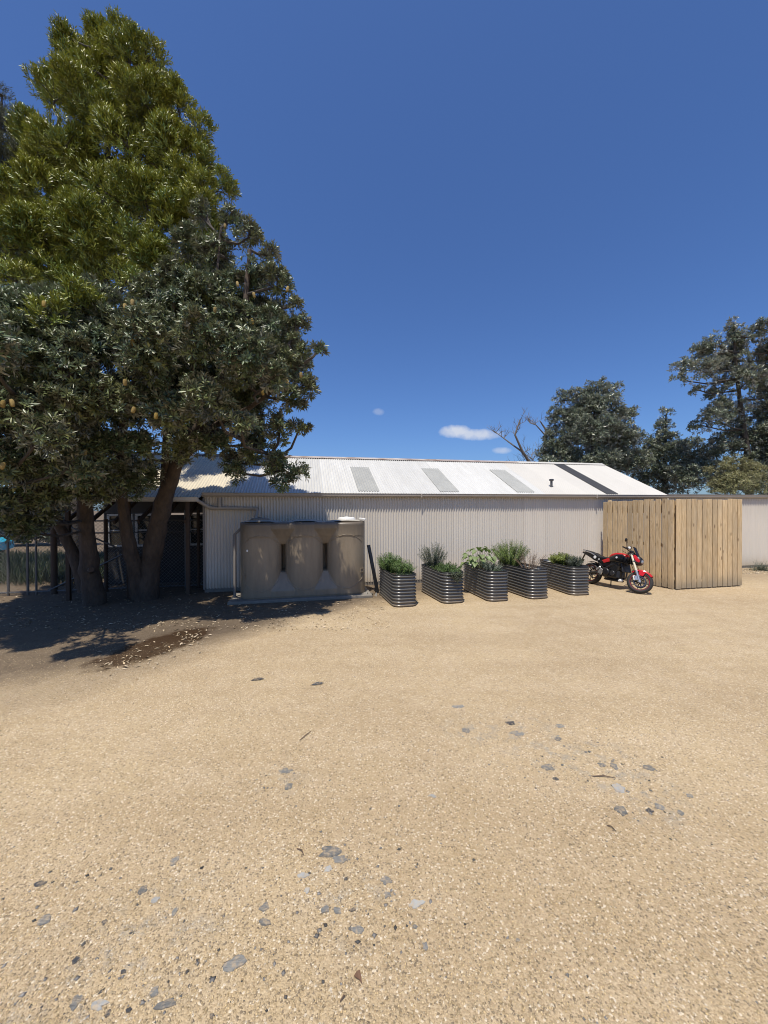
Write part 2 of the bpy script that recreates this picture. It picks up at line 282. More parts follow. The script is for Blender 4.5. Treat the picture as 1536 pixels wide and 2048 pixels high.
# ------------------------------------------------------------------ mesh helpers
WMAT = {}
def tag(o, label=None, cat=None, group=None, kind=None):
    if label: o['label'] = label
    if cat: o['category'] = cat
    if group: o['group'] = group
    if kind: o['kind'] = kind
    return o
def thing(name, label, cat, loc=(0, 0, 0), mw=None, group=None):
    o = bpy.data.objects.new(name, None); C.objects.link(o); o.empty_display_size = .2
    mm = mw if mw is not None else Matrix.Translation(Vector(loc))
    o.matrix_world = mm; WMAT[o] = mm.copy(); return tag(o, label, cat, group)
def mesh_np(name, V, Fq, smooth=False):
    me = bpy.data.meshes.new(name); V = np.asarray(V, np.float32); Fq = np.asarray(Fq, np.int32)
    k = Fq.shape[1]; me.vertices.add(len(V)); me.vertices.foreach_set('co', V.ravel())
    me.loops.add(Fq.size); me.loops.foreach_set('vertex_index', Fq.ravel())
    me.polygons.add(len(Fq)); me.polygons.foreach_set('loop_start', np.arange(0, Fq.size, k, dtype=np.int32)); me.polygons.foreach_set('loop_total', np.full(len(Fq), k, np.int32))
    if smooth: me.polygons.foreach_set('use_smooth', np.ones(len(Fq), bool))
    me.update(calc_edges=True); me.validate(); return me
def link(name, me, m, parent=None, local=True, loc=None):
    o = bpy.data.objects.new(name, me)
    if m is not None and not me.materials: me.materials.append(m)
    C.objects.link(o)
    if parent is not None:
        o.parent = parent; WMAT[o] = WMAT[parent].copy()
    elif loc is not None: o.location = loc
    return o
class MB:
    def __init__(s): s.v = []; s.f = []
    def add(s, v, f):
        k = len(s.v); s.v += [tuple(p) for p in v]; s.f += [tuple(i+k for i in q) for q in f]; return s
    def box(s, c, d, R=None, taper=1.0):
        c = Vector(c); out = []
        for x, y, z in ((-1,-1,-1),(1,-1,-1),(1,1,-1),(-1,1,-1),(-1,-1,1),(1,-1,1),(1,1,1),(-1,1,1)):
            k = taper if z > 0 else 1
            p = Vector((x*d[0]/2*k, y*d[1]/2*k, z*d[2]/2))
            if R is not None: p = R @ p
            out.append(c+p)
        return s.add(out, ((3,2,1,0),(4,5,6,7),(0,1,5,4),(1,2,6,5),(2,3,7,6),(3,0,4,7)))
    def bbox(s, c, d, bv=.01, R=None):      # bevelled box
        c = Vector(c); hx, hy, hz = d[0]/2, d[1]/2, d[2]/2; rings = []
        for z, i in ((-hz, bv), (-hz+bv, 0), (hz-bv, 0), (hz, bv)):
            x, y, e = hx-i, hy-i, bv
            rings.append([(x, y-e, z), (x-e, y, z), (-x+e, y, z), (-x, y-e, z), (-x, -y+e, z), (-x+e, -y, z), (x-e, -y, z), (x, -y+e, z)])
        vs_ = [c + (R @ Vector(p) if R is not None else Vector(p)) for r in rings for p in r]
        fs = [tuple(range(7, -1, -1)), tuple(range(24, 32))]
        for k in range(3):
            for i in range(8): j = (i+1) % 8; fs.append((k*8+i, k*8+j, k*8+8+j, k*8+8+i))
        return s.add(vs_, fs)
    def tube(s, pts, rs, n=8, cap=True):
        pts = [Vector(p) for p in pts]
        if isinstance(rs, (int, float)): rs = [rs]*len(pts)
        vs_ = []; fs = []; up = None
        for i, p in enumerate(pts):
            t = (pts[min(i+1, len(pts)-1)] - pts[max(i-1, 0)]).normalized()
            if up is None: up = Vector((0, 0, 1)) if abs(t.z) < .9 else Vector((1, 0, 0))
            a = t.cross(up)
            if a.length < 1e-4: a = t.cross(Vector((0, 1, 0.01)))
            a.normalize(); b = t.cross(a).normalized(); up = -b if False else a.cross(t)
            for k in range(n):
                w = 2*math.pi*k/n; vs_.append(p + (a*math.cos(w) + b*math.sin(w))*rs[i])
        for i in range(len(pts)-1):
            for k in range(n):
                l = (k+1) % n; fs.append((i*n+k, i*n+l, (i+1)*n+l, (i+1)*n+k))
        if cap: fs.append(tuple(range(n-1, -1, -1))); fs.append(tuple(range((len(pts)-1)*n, len(pts)*n)))
        return s.add(vs_, fs)
    def lathe(s, prof, c=(0, 0, 0), R=None, n=20, closed=False):
        c = Vector(c); vs_ = []; fs = []; m = len(prof)
        for r, z in prof:
            for k in range(n):
                w = 2*math.pi*k/n; p = Vector((r*math.cos(w), r*math.sin(w), z))
                vs_.append(c + (R @ p if R is not None else p))
        for i in range(m if closed else m-1):
            j = (i+1) % m
            for k in range(n):
                l = (k+1) % n; fs.append((i*n+k, i*n+l, j*n+l, j*n+k))
        return s.add(vs_, fs)
    def loft(s, secs, n=14, e=2.6, cap=True):     # secs: (centre, side axis, up axis, half width, half height)
        vs_ = []; fs = []
        for c, a, b, hw, hh in secs:
            c = Vector(c); a = Vector(a); b = Vector(b)
            for k in range(n):
                w = 2*math.pi*k/n; cc, ss = math.cos(w), math.sin(w)
                vs_.append(c + a*(hw*math.copysign(abs(cc)**(2/e), cc)) + b*(hh*math.copysign(abs(ss)**(2/e), ss)))
        for i in range(len(secs)-1):
            for k in range(n):
                l = (k+1) % n; fs.append((i*n+k, i*n+l, (i+1)*n+l, (i+1)*n+k))
        if cap: fs.append(tuple(range(n-1, -1, -1))); fs.append(tuple(range((len(secs)-1)*n, len(secs)*n)))
        return s.add(vs_, fs)
    def build(s, name, m, parent=None, local=False, smooth=False, base=False, xf=None):
        vs_ = [Vector(p) for p in s.v]
        if xf is not None: vs_ = [xf @ p for p in vs_]
        loc = None
        if parent is not None and not local:
            inv = WMAT[parent].inverted(); vs_ = [inv @ p for p in vs_]
        if parent is None and base:
            a = np.array([tuple(p) for p in vs_]); loc = Vector(((a[:,0].min()+a[:,0].max())/2, (a[:,1].min()+a[:,1].max())/2, a[:,2].min())); vs_ = [p-loc for p in vs_]
        me = bpy.data.meshes.new(name); me.from_pydata(vs_, [], s.f); me.validate()
        if smooth:
            for p in me.polygons: p.use_smooth = True
            me.set_sharp_from_angle(angle=rad(38))
        return link(name, me, m, parent, loc=loc)
EX, EY, EZ = Vector((1,0,0)), Vector((0,1,0)), Vector((0,0,1))

# ------------------------------------------------------------------ ground
g = MB(); S = 900
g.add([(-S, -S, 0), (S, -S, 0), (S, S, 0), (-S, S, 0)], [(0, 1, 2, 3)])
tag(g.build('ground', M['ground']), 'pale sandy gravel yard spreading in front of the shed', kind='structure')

def pebbles(name, n, ymin, ymax, smin, smax, m, region=None, flat=.6, label=''):
    y = ymin * (ymax/ymin)**rng.random(n*2); x = (rng.random(n*2)*2-1)*(1.06*y+.1)
    keep = rng.random(n*2) < 1; x, y = x[keep][:n], y[keep][:n]
    if region is not None:
        x, y = region(n)
    s = smin + (smax-smin)*rng.random(len(x))**2.2
    O = np.array([(1,0,0),(-1,0,0),(0,1,0),(0,-1,0),(0,0,1),(0,0,-1)], float)
    k = len(x); a = rng.random(k)*6.283
    V = O[None]*(0.65+.7*rng.random((k, 6, 1))); V[:, :, 0] *= 1+.5*rng.random((k, 1)); V[:, :, 2] *= flat
    V *= s[:, None, None]
    ca, sa = np.cos(a)[:, None], np.sin(a)[:, None]
    X = V[:, :, 0]*ca - V[:, :, 1]*sa; Y = V[:, :, 0]*sa + V[:, :, 1]*ca
    P = np.stack([X + x[:, None], Y + y[:, None], V[:, :, 2] + s[:, None]*.12], -1)
    T = np.array([(0,2,4),(2,1,4),(1,3,4),(3,0,4),(2,0,5),(1,2,5),(3,1,5),(0,3,5)])
    Fc = (T[None] + (np.arange(k)*6)[:, None, None]).reshape(-1, 3)
    return tag(link(name, mesh_np(name, P.reshape(-1, 3), Fc), m), label, None, None, 'stuff')
pebbles('gravel', 90000, 1.45, 6.5, .0022, .0065, M['pebble'], label='loose sandy crushed gravel covering the foreground')
pebbles('dark_chips', 700, 1.5, 8.5, .003, .009, M['chips'], flat=.4, label='tiny dark stone chips strewn over the gravel')
def clusters(n):
    xs, ys = [], []
    for px, py, sx, sy, w in ((300, 1900, 240, 110, 1.6), (700, 1800, 90, 70, 1.3), (1080, 1500, 110, 40, 1.2), (1230, 1545, 80, 30, 1.1), (1300, 1610, 50, 20, .5), (570, 1560, 40, 25, .4), (120, 1990, 110, 50, .8), (100, 1760, 150, 60, .7)):
        for _ in range(int(n*w/8)):
            p = GP(px + random.gauss(0, sx), min(2060, max(1380, py + random.gauss(0, sy)))); xs.append(p.x); ys.append(p.y)
    return np.array(xs), np.array(ys)
pebbles('slate_fragments', 420, 1, 2, .003, .014, M['chips'], region=clusters, flat=.25, label='small grey slate fragments scattered in loose patches')

def flatstone(name, px, py, wpx, hpx, m, label, group='stones lying on the gravel', seed=0, ang=None, th=None):
    r = random.Random(seed*31+px); c = GP(px, py); s = F/c.y
    w = wpx/s/2; h = max(hpx/s/2*(c.length/CAMZ)*.9, w*.45); th = th or max(.004, min(w, h)*.13)
    n = 15; a0 = r.random()*6; b = MB(); top = []; bot = []; lo = [r.uniform(-.16, .16) for _ in range(5)]
    for k in range(n):
        t = 2*math.pi*k/n; q = .80+.22*r.random() + sum(lo[j]*math.cos((j+1)*t+a0*j) for j in range(5))
        p = Vector((w*q*math.cos(t), h*q*math.sin(t), 0)); bot.append(p*1.05 - EZ*.004); top.append(p*.93 + EZ*(th*(.8+.4*r.random())))
    b.add(bot+top+[EZ*th*1.1], [(k, (k+1) % n, n+(k+1) % n, n+k) for k in range(n)] + [(n+k, n+(k+1) % n, 2*n) for k in range(n)])
    me = bpy.data.meshes.new(name); me.from_pydata(b.v, [], b.f)
    o = link(name, me, m, loc=(c.x, c.y, 0)); o.rotation_euler.z = r.uniform(-.25, .25) if ang is None else ang
    return tag(o, label, 'stone', group)
ST = [
 (660, 1704, 48, 28, 'stone', 'largest flat grey slate slab, cracked, lower middle of the gravel'),
 (683, 1719, 34, 19, 'stone', 'grey slate piece broken off against the largest cracked slab'),
 (469, 1928, 44, 40, 'stone', 'rounded blue grey slate stone, big and alone near the bottom'),
 (772, 1761, 26, 20, 'stone', 'dark grey flat stone right of the cracked slab'),
 (775, 1790, 17, 16, 'stone', 'small oval grey stone just below another right of the cracked slab'),
 (832, 1808, 36, 20, 'stonepale', 'pale green grey stone with a white vein, right of the slate group'),
 (531, 1845, 30, 17, 'stone', 'smooth oval grey stone left of the middle slate group'),
 (528, 1815, 22, 20, 'stone', 'pointed greenish slate piece just above the smooth oval stone'),
 (90, 1840, 27, 22, 'stone', 'ragged grey slate stone by the left edge'),
 (82, 1768, 24, 12, 'stonedark', 'narrow near black stone sliver by the left edge'),
 (716, 1860, 30, 20, 'stone', 'jagged dark slate piece lowest of the middle slate group'),
 (650, 1819, 20, 18, 'stone', 'blocky slate piece at the left of the middle slate group'),
 (676, 1822, 20, 16, 'stone', 'striped thin slate flakes in the middle slate group'),
 (705, 1820, 16, 8, 'stonedark', 'small black stone chip right of the striped slate flakes'),
 (606, 1751, 25, 14, 'stonepale', 'pale oblong stone below left of the cracked slab'),
 (614, 1781, 13, 14, 'stonepale', 'small whitish lump of stone below the pale oblong one'),
 (656, 1738, 19, 13, 'stonepale', 'faint pale disc shaped stone just under the cracked slab'),
 (285, 1780, 18, 22, 'stone', 'upright grey slate piece in the left half of the gravel'),
 (348, 1722, 15, 22, 'stone', 'slim slate sliver farthest back in the left half'),
 (311, 1800, 17, 15, 'stonepale', 'pale flat stone beside the upright slate piece at left'),
 (349, 1824, 12, 18, 'stone', 'narrow bluish stone between the left and middle slates'),
 (328, 2010, 42, 22, 'stone', 'large striped grey slate near the bottom edge'),
 (197, 2010, 36, 20, 'stonepale', 'pale elongated slate near the bottom left'),
 (153, 2004, 24, 30, 'stone', 'grey splintered slate beside the pale elongated one at bottom left'),
 (308, 1984, 22, 22, 'stone', 'grey slate leaf just above the large striped one'),
 (151, 1921, 16, 15, 'stonedark', 'black diamond shaped chip in the lower left'),
 (247, 1944, 13, 9, 'stonedark', 'black chip alone between lower left slates'),
 (215, 2028, 12, 15, 'stonedark', 'bluish black chip by the bottom edge, left one of two'),
 (258, 2021, 12, 12, 'stonedark', 'bluish black chip by the bottom edge, right one of two'),
 (424, 2033, 12, 12, 'stonedark', 'black chip by the bottom edge right of the large striped slate'),
 (209, 1845, 11, 11, 'stonedark', 'pointed black chip right of the ragged left stone'),
 (850, 1893, 13, 19, 'stone', 'lone tapered slate sliver right of the lowest middle slate'),
 (831, 1854, 12, 10, 'stone', 'small round slate above the lone tapered sliver'),
 (1035, 1881, 11, 8, 'stone', 'solitary small stone in the bare lower right gravel'),
 (572, 1542, 28, 12, 'stone', 'flat slate piece alone left of centre in the mid gravel'),
 (578, 1573, 20, 14, 'stone', 'slate sliver just below the flat piece left of centre'),
 (865, 1592, 16, 8, 'stonepale', 'pale bluish flake alone in the centre gravel'),
 (918, 1413, 26, 8, 'stone', 'thin flat slate farthest back near the centre'),
 (932, 1461, 18, 12, 'stone', 'paired slate flakes left of the far slate patch'),
 (1022, 1446, 20, 9, 'stonedark', 'dark stone at the far tip of the right slate patch'),
 (1034, 1467, 26, 12, 'stone', 'broad grey slate just below the dark tip stone'),
 (1120, 1452, 19, 8, 'stone', 'slim slate at the far right of the far slate patch'),
 (1116, 1478, 17, 8, 'stone', 'small slate midway down the right slate patch'),
 (1095, 1535, 28, 14, 'stone', 'wide faint slate in the middle of the right patch'),
 (1112, 1558, 13, 7, 'stonedark', 'black wedge chip at the bottom middle of the right patch'),
 (1204, 1530, 18, 9, 'stone', 'dark slate left of the pair in the right patch'),
 (1229, 1533, 15, 14, 'stone', 'squarish slate beside the dark one in the right patch'),
 (1299, 1536, 25, 11, 'stone', 'rightmost oblong slate of the right patch'),
 (1238, 1577, 26, 18, 'stonepale', 'broad dusty slate below the squarish one at right'),
 (1241, 1621, 24, 22, 'stone', 'rounded grey slate nearest the camera at right'),
 (1319, 1614, 20, 14, 'stone', 'ringed oval stone right of the rounded near slate'),
 (1300, 1622, 18, 9, 'stonedark', 'dark fragments just left of the ringed oval stone'),
 (1361, 1626, 15, 10, 'stone', 'small tilted slate at the far right of the near patch'),
 (1379, 1592, 15, 8, 'stone', 'small slate highest at the right of the near patch'),
]
for i, (x, y, w, h, m, lab) in enumerate(ST): flatstone('stone', x, y, w, h, M[m], lab, seed=i, ang=0 if i < 2 else None)
for x, y, w, lab in ((515, 1360, 26, 'dark curled gum leaf left of two on the far gravel'), (635, 1369, 26, 'dark curled gum leaf right of two on the far gravel')):
    c = GP(x, y); b = MB(); s = w/F*c.y
    pts = [(-.5, 0, .004), (-.2, .12, .015), (.2, .1, .02), (.5, -.05, .012), (.2, -.1, .006), (-.2, -.1, .004)]
    b.add([(p[0]*s, p[1]*s*1.3, p[2]) for p in pts] + [(p[0]*s, p[1]*s*1.3, p[2]+.003) for p in pts], [(5,4,3,2,1,0), (6,7,8,9,10,11)] + [(k, (k+1) % 6, 6+(k+1) % 6, 6+k) for k in range(6)])
    o = b.build('fallen_leaf', M['stonedark']); o.location = (c.x, c.y, 0); o.rotation_euler.z = .35; tag(o, lab, 'leaf', 'dark leaves on the far gravel')
c = GP(716, 1957); b = MB()
pts = [(-.028, .01, .004), (-.01, .03, .012), (.012, .03, .018), (.02, .005, .01), (.03, -.035, .004), (.008, -.012, .006), (-.012, -.008, .012)]
pts = [(x*.7, y*.7, z*.8) for x, y, z in pts]
b.add(pts+[(x, y, z+.003) for x, y, z in pts], [tuple(range(6, -1, -1)), tuple(range(7, 14))] + [(k, (k+1) % 7, 7+(k+1) % 7, 7+k) for k in range(7)])
o = b.build('fallen_leaf', M['deadleaf']); o.location = (c.x, c.y, 0); tag(o, 'crumpled reddish brown dead leaf near the bottom of the gravel', 'leaf')
for x0, y0, x1, y1, lab in ((594, 1697, 608, 1711, 'thin brown twig up left of the cracked slate slab'), (1185, 1552, 1232, 1556, 'thin dry twig lying across the right slate patch'), (1213, 1650, 1232, 1662, 'short twig on the gravel below the rounded right slate'), (600, 1480, 622, 1462, 'thin stick on bare gravel left of centre'), (680, 2003, 690, 1992, 'short red brown stick near the bottom by the dead leaf')):
    a, e = GP(x0, y0, .006), GP(x1, y1, .006); b = MB(); m_ = (a+e)/2 + Vector((.006, .008, .006)); b.tube([a, m_, e], [.003, .004, .002], 5)
    tag(b.build('twig', M['twig'], base=True), lab, 'twig', 'twigs on the gravel')

# ------------------------------------------------------------------ shed
def corr_mesh(name, ncorr, pitch, amp, length, mapf, per=6, nl=1):
    nu = ncorr*per+1; V = []; Fc = []
    for j in range(nl+1):
        for i in range(nu): V.append(mapf(i*pitch/per, amp*math.cos(2*math.pi*i/per), length*j/nl))
    for j in range(nl):
        for i in range(nu-1): a = j*nu+i; Fc.append((a, a+1, a+nu+1, a+nu))
    return mesh_np(name, V, Fc, True)
PIT = .0796; NC = 10; SW = PIT*NC; EAVE = 2.69
UEND = 15.35
shed = thing('shed', 'long grey corrugated metal shed with a pale zinc gable roof', 'shed', mw=WM)
wsm = corr_mesh('wall_sheet', NC, PIT, .019, 2.5, lambda s, o, l: (s, -o, .10+l)); wsm.materials.append(M['wall'])
nws = int(round(UEND/SW)); 
for i in range(nws):
    o = link('wall_sheet', wsm, None, shed); o.location = (i*SW, random.uniform(-.002, .002), random.uniform(-.006, .006))
UEND = nws*SW
MB().box((UEND/2, .06, .055), (UEND, .10, .11)).build('plinth', M['concrete'], shed, True)
MB().bbox((0, -.004, 1.33), (.055, .06, 2.5), .006).build('corner_trim', M['trimdark'], shed, True)
MB().box((UEND/2, .03, 2.60), (UEND, .03, .20)).build('fascia', M['trim'], shed, True)
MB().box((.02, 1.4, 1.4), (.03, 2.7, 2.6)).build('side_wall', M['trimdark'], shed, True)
MB().box((UEND/2, 6.0, 1.35), (UEND, .05, 2.6)).build('back_wall', M['wall'], shed, True)
def gutter(mb, u0, u1, y, ztop, w=.115, h=.105):
    prof = [(0, 0), (0, -h), (-w*.75, -h), (-w, -h*.6), (-w, -.012), (-w-.012, 0), (-w-.012, .006), (-w+.006, .006), (-w+.006, -h*.55), (-w*.72, -h+.008), (-.008, -h+.008), (-.008, 0)]
    n = len(prof); vs_ = [(u, y+p[0], ztop+p[1]) for u in (u0, u1) for p in prof]
    mb.add(vs_, [(k, (k+1) % n, n+(k+1) % n, n+k) for k in range(n)] + [tuple(range(n-1, -1, -1)), tuple(range(n, 2*n))]); return mb
gutter(MB(), -.03, UEND+.08, .012, 2.70, .145).build('gutter', M['trim'], shed, True)
for k in range(1, 3): MB().bbox((k*6.1, -.064, 2.649), (.05, .180, .118), .004).build('gutter_joint', M['trim'], shed, True)
# roof: each sheet is a part
RB = 2.94; RZ = 1.40; th = math.atan2(RZ, RB); SL = math.hypot(RB, RZ); ct, st_ = math.cos(th), math.sin(th)
def roofsheet(name, length, t0, lift=0.0, ncorr=NC):
    return corr_mesh(name, ncorr, PIT, .0125, length, lambda s, o, l: (s, (t0+l)*ct - (o+lift)*st_, EAVE+.04 + (t0+l)*st_ + (o+lift)*ct), nl=3)
rs = {}
for key, m_ in (('roof', 'roof'), ('cream', 'roofcream'), ('white', 'roofwhite')):
    me = roofsheet('roof_sheet', SL+.06, -.06); me.materials.append(M[m_]); rs[key] = me
mel = roofsheet('roof_sheet', SL+.36, -.36); mel.materials.append(M['roofcream']); rs['creamlong'] = mel
def wall_u(px, yb, z):                 # u where a pixel's ray meets the roof line yb metres behind the wall
    inv = WM.inverted(); o_ = inv @ Vector((0, 0, CAMZ)); r_ = inv.to_3x3() @ ray(px, 1000); k = (yb-o_.y)/r_.y; return (o_+r_*k).x
NR0 = -4
for i in range(NR0, nws):
    key = 'creamlong' if i < 0 else 'cream' if i < 1 else 'roof' if i*SW < wall_u(1085, 0, 0) else 'white'
    o = link('roof_sheet', rs[key], None, shed); o.location = (i*SW, 0, 0)
me = roofsheet('skylight_sheet', SL*.66, .1, .012, 8); me.materials.append(M['skylight'])
for px in (708, 872, 1028):
    o = link('skylight_sheet', me, None, shed); o.location = (round((wall_u(px, 0, 0)+.12)/PIT)*PIT, 0, 0)
me = roofsheet('dark_roof_sheet', SL+.02, -.02, .014, 6); me.materials.append(M['roofdark'])
o = link('dark_roof_sheet', me, None, shed); o.location = (round((wall_u(1212, 0, 0))/PIT)*PIT, 0, 0)
u0 = NR0*SW
MB().add([(u0, RB, EAVE+RZ), (UEND, RB, EAVE+RZ), (UEND, 2*RB, EAVE), (u0, 2*RB, EAVE)], [(0, 1, 2, 3)]).build('back_roof', M['roof'], shed, True)
def ridge(u0, u1, m_):
    b = MB(); z = EAVE+RZ+.075; pr = [(-.17, -.085), (-.03, -.018), (0, 0), (.03, -.018), (.17, -.085)]
    vs_ = [(u, RB+p[0], z+p[1]+q) for u in (u0, u1) for q in (0, -.006) for p in pr]
    b.add(vs_, [(i, i+1, 11+i, 10+i) for i in range(4)] + [(5+i, 15+i, 16+i, 6+i) for i in range(4)]); return b.build('ridge_cap', m_, shed, True)
k = u0; ust = 11.1
while k < ust-.1: ridge(k+.004, min(k+1.8, ust), M['rust']); k += 1.8
ridge(ust+.004, UEND, M['roofwhite'])
MB().add([(UEND, 0, EAVE-.02), (UEND, 2*RB, EAVE-.02), (UEND, RB, EAVE+RZ), (UEND+.02, 0, EAVE-.02), (UEND+.02, 2*RB, EAVE-.02), (UEND+.02, RB, EAVE+RZ)], [(0, 2, 1), (3, 4, 5)]).build('gable_wall', M['wall'], shed, True)
uv = wall_u(1101, .6, 0); zb = EAVE+.6*math.tan(th)
b = MB(); b.tube([(uv, .55, zb-.05), (uv, .55, zb+.22)], .04, 12); o = b.build('vent_pipe', M['steelpost'], shed, True, True)
MB().lathe([(.0, .07), (.07, .06), (.08, .035), (.07, .0), (.0, .0)], (uv, .55, zb+.22), n=14).build('cowl', M['steel'], o, True, True)
# rafters and ceiling of the open left end
for k in range(6): MB().box((-.4-k*.55, 1.2, EAVE-.13), (.05, 3.2, .10), Matrix.Rotation(th*.9, 3, 'X')).build('rafter', M['timberpost'], shed, True)
gutter(MB(), u0, -.06, -.30, 2.57, .12, .11).build('gutter', M['housewhite'], shed, True)
for uu in (-.35, -1.75, -3.1): MB().bbox((uu, -.2, 1.24), (.09, .09, 2.48), .006).build('veranda_post', M['timberpost'], shed, True)
# wall of the house part under the left roof
yw = 1.75
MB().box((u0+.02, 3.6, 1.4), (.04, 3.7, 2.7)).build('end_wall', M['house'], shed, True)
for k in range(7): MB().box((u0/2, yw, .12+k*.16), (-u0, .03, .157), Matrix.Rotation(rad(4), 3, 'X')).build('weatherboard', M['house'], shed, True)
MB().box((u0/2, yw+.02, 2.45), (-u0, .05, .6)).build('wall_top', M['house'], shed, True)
def window(u, w, z0=1.17, z1=2.1):
    b = MB(); cz = (z0+z1)/2
    b.box((u-w/2, yw, cz), (.07, .09, z1-z0)); b.box((u+w/2, yw, cz), (.07, .09, z1-z0)); b.box((u, yw, z0), (w+.07, .12, .06)); b.box((u, yw, z1), (w+.07, .09, .06)); b.box((u, yw+.005, cz), (w, .05, .04))
    o = b.build('window', M['housewhite'], shed, True); MB().box((u, yw+.02, cz), (w, .012, z1-z0)).build('pane', M['pane'], o, True)
for u, w in ((-.45, .75), (-2.05, .5), (-2.75, .6)): window(u, w)
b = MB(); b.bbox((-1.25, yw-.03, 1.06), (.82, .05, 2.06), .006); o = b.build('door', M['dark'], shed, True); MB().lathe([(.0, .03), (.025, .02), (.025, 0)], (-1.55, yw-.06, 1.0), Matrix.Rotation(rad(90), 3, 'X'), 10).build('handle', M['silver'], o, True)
# downpipe that carries the gutter's water to the tank
L = lambda u, v, z: WM @ Vector((u, -v, z))
b = MB(); b.tube([L(-.12, .22, 2.50), L(.12, .14, 2.33), L(.22, .12, 2.29), L(1.30, .12, 2.27), L(1.40, .14, 2.22), L(1.36, .30, 1.98)], .048, 12)
dp = thing('rain_pipe', 'grey rainwater pipe crossing the shady shed corner to the tank', 'pipe', L(.6, .12, 2.2)); b.build('pipe', M['trim'], dp, smooth=True)
b = MB(); b.tube([L(.42, .12, 2.28), L(.42, .12, 2.56)], .05, 12); b.build('riser', M['trim'], dp, smooth=True)
for uu in (.16, 1.33): b = MB(); b.tube([L(uu, .125, 2.31 if uu < 1 else 2.275), L(uu+.07, .12, 2.30 if uu < 1 else 2.265)], .057, 12); b.build('collar', M['trim'], dp, smooth=True)

# right wing
wing = thing('lean_to_wing', 'low corrugated grey wing with a flat gutter right of the pine enclosure', 'shed', mw=WM @ Matrix.Translation((UEND+.03, 0, 0)))
for i in range(14):
    o = link('wall_sheet', wsm, None, wing); o.location = (i*SW, .002, 0)
Wl = 14*SW
MB().box((Wl/2, .06, .055), (Wl, .10, .11)).build('plinth', M['concrete'], wing, True)
MB().box((Wl/2, .028, 2.62), (Wl, .03, .24)).build('fascia', M['trimdark'], wing, True)
gutter(MB(), .10, Wl, .010, 2.70, .10, .09).build('gutter', M['trim'], wing, True)
MB().box((Wl/2, 2.2, 2.69), (Wl, 4.3, .05)).build('roof', M['roof'], wing, True)
MB().box((Wl/2, 4.3, 1.35), (Wl, .05, 2.6)).build('back_wall', M['wall'], wing, True)

# ------------------------------------------------------------------ water tank
TL = 3.14; TD = .46; TH = 1.86
a_ = GP(474, 1207); TM = Matrix.Translation(a_ + VV*(-TD) + EZ*.07 + UV*.02) @ Matrix.Rotation(WA, 4, 'Z')
tank = thing('water_tank', 'beige slimline plastic rainwater tank with three rounded bulges', 'water tank', mw=TM)
lobes = [TL/6, TL/2, TL*5/6]; R_ = TL/6
def tdepth(u, z):
    i = min(2, int(u/(TL/3))); x = abs(u-lobes[i])/R_
    d = TD*(1-min(1, x)**2.4)**(1/2.2)
    if (i == 0 and u < lobes[0]) or (i == 2 and u > lobes[2]): pass
    e = abs(u-TL/3) if abs(u-TL/3) < abs(u-2*TL/3) else abs(u-2*TL/3)      # distance to the nearest waist
    zt, zb_ = 1.30, .62
    fade = max(0, 1-(e/.60)**4)
    if z > zt: inf = TD*(.50+.48*min(1, (z-zt)/.40)**.75)*fade
    elif z < zb_: inf = TD*(.50+.48*min(1, (zb_-z)/.44)**.75)*fade
    else: inf = 0
    if zb_ <= z <= zt and e < .05: d = .012
    d = max(d, inf, .012)
    # rounded shoulders top and bottom
    k = 1.0
    if z > TH-.07: k = 1-.14*((z-TH+.07)/.07)**2
    if z < .03: k = .97
    if 1.50 < z < TH-.02: k *= 1.018
    return d*k
nu, nz = 288, 110
V = []; Fc = []
us = [TL*(.5-.5*math.cos(math.pi*i/nu))*.25 + TL*i/nu*.75 for i in range(nu+1)]
zs = [TH*j/nz for j in range(nz+1)]
for sgn in (-1, 1):
    k0 = len(V)
    for z in zs:
        for u in us:
            e = min(abs(u-TL/3), abs(u-2*TL/3))
            V.append((u, (.28 if sgn < 0 else .30) if e < .05 and .62 <= z <= 1.30 else sgn*tdepth(u, z), z))
    for j in range(nz):
        for i in range(nu):
            a = k0+j*(nu+1)+i; q = (a, a+1, a+nu+2, a+nu+1); Fc.append(q if sgn < 0 else q[::-1])
body = mesh_np('tank_body', V, Fc, True); o = link('tank_body', body, M['tank'], tank)
# top with a dome over each bulge
V = []; Fc = []; nv = 16
for j in range(nv+1):
    for u in us:
        d = tdepth(u, TH); y = d*(-1+2*j/nv); i = min(2, int(u/(TL/3)*.9999)); rr = min(1, math.hypot(u-lobes[i], y)/R_)
        V.append((u, y, TH-.002 + .07*(1-rr**2)))
for j in range(nv):
    for i in range(nu): a = j*(nu+1)+i; Fc.append((a, a+1, a+nu+2, a+nu+1))
link('tank_top', mesh_np('tank_top', V, Fc, True), M['tanktop'], tank)
for i, lu in enumerate(lobes):                         # raised ring line embossed round each bulge
    for z0, zr, up in ((1.34, .20, 1), (.42, .24, -1)):
        pts = []
        for k in range(25):
            t = -1+2*k/24; u = lu+t*R_*.80
            if i == 0 and t < -.75 or i == 2 and t > .75: pass
            z = z0 + up*zr*(1-t*t); pts.append((u, -tdepth(u, z)-.001, z))
        MB().tube(pts, .008, 6).build('moulded_rib', M['tank'], tank, True, True)
    for t in (-.80, .80):
        pts = [(lu+t*R_, -tdepth(lu+t*R_, z)-.001, z) for z in np.linspace(.42, 1.34, 14)]
        MB().tube(pts, .006, 6).build('moulded_rib', M['tank'], tank, True, True)
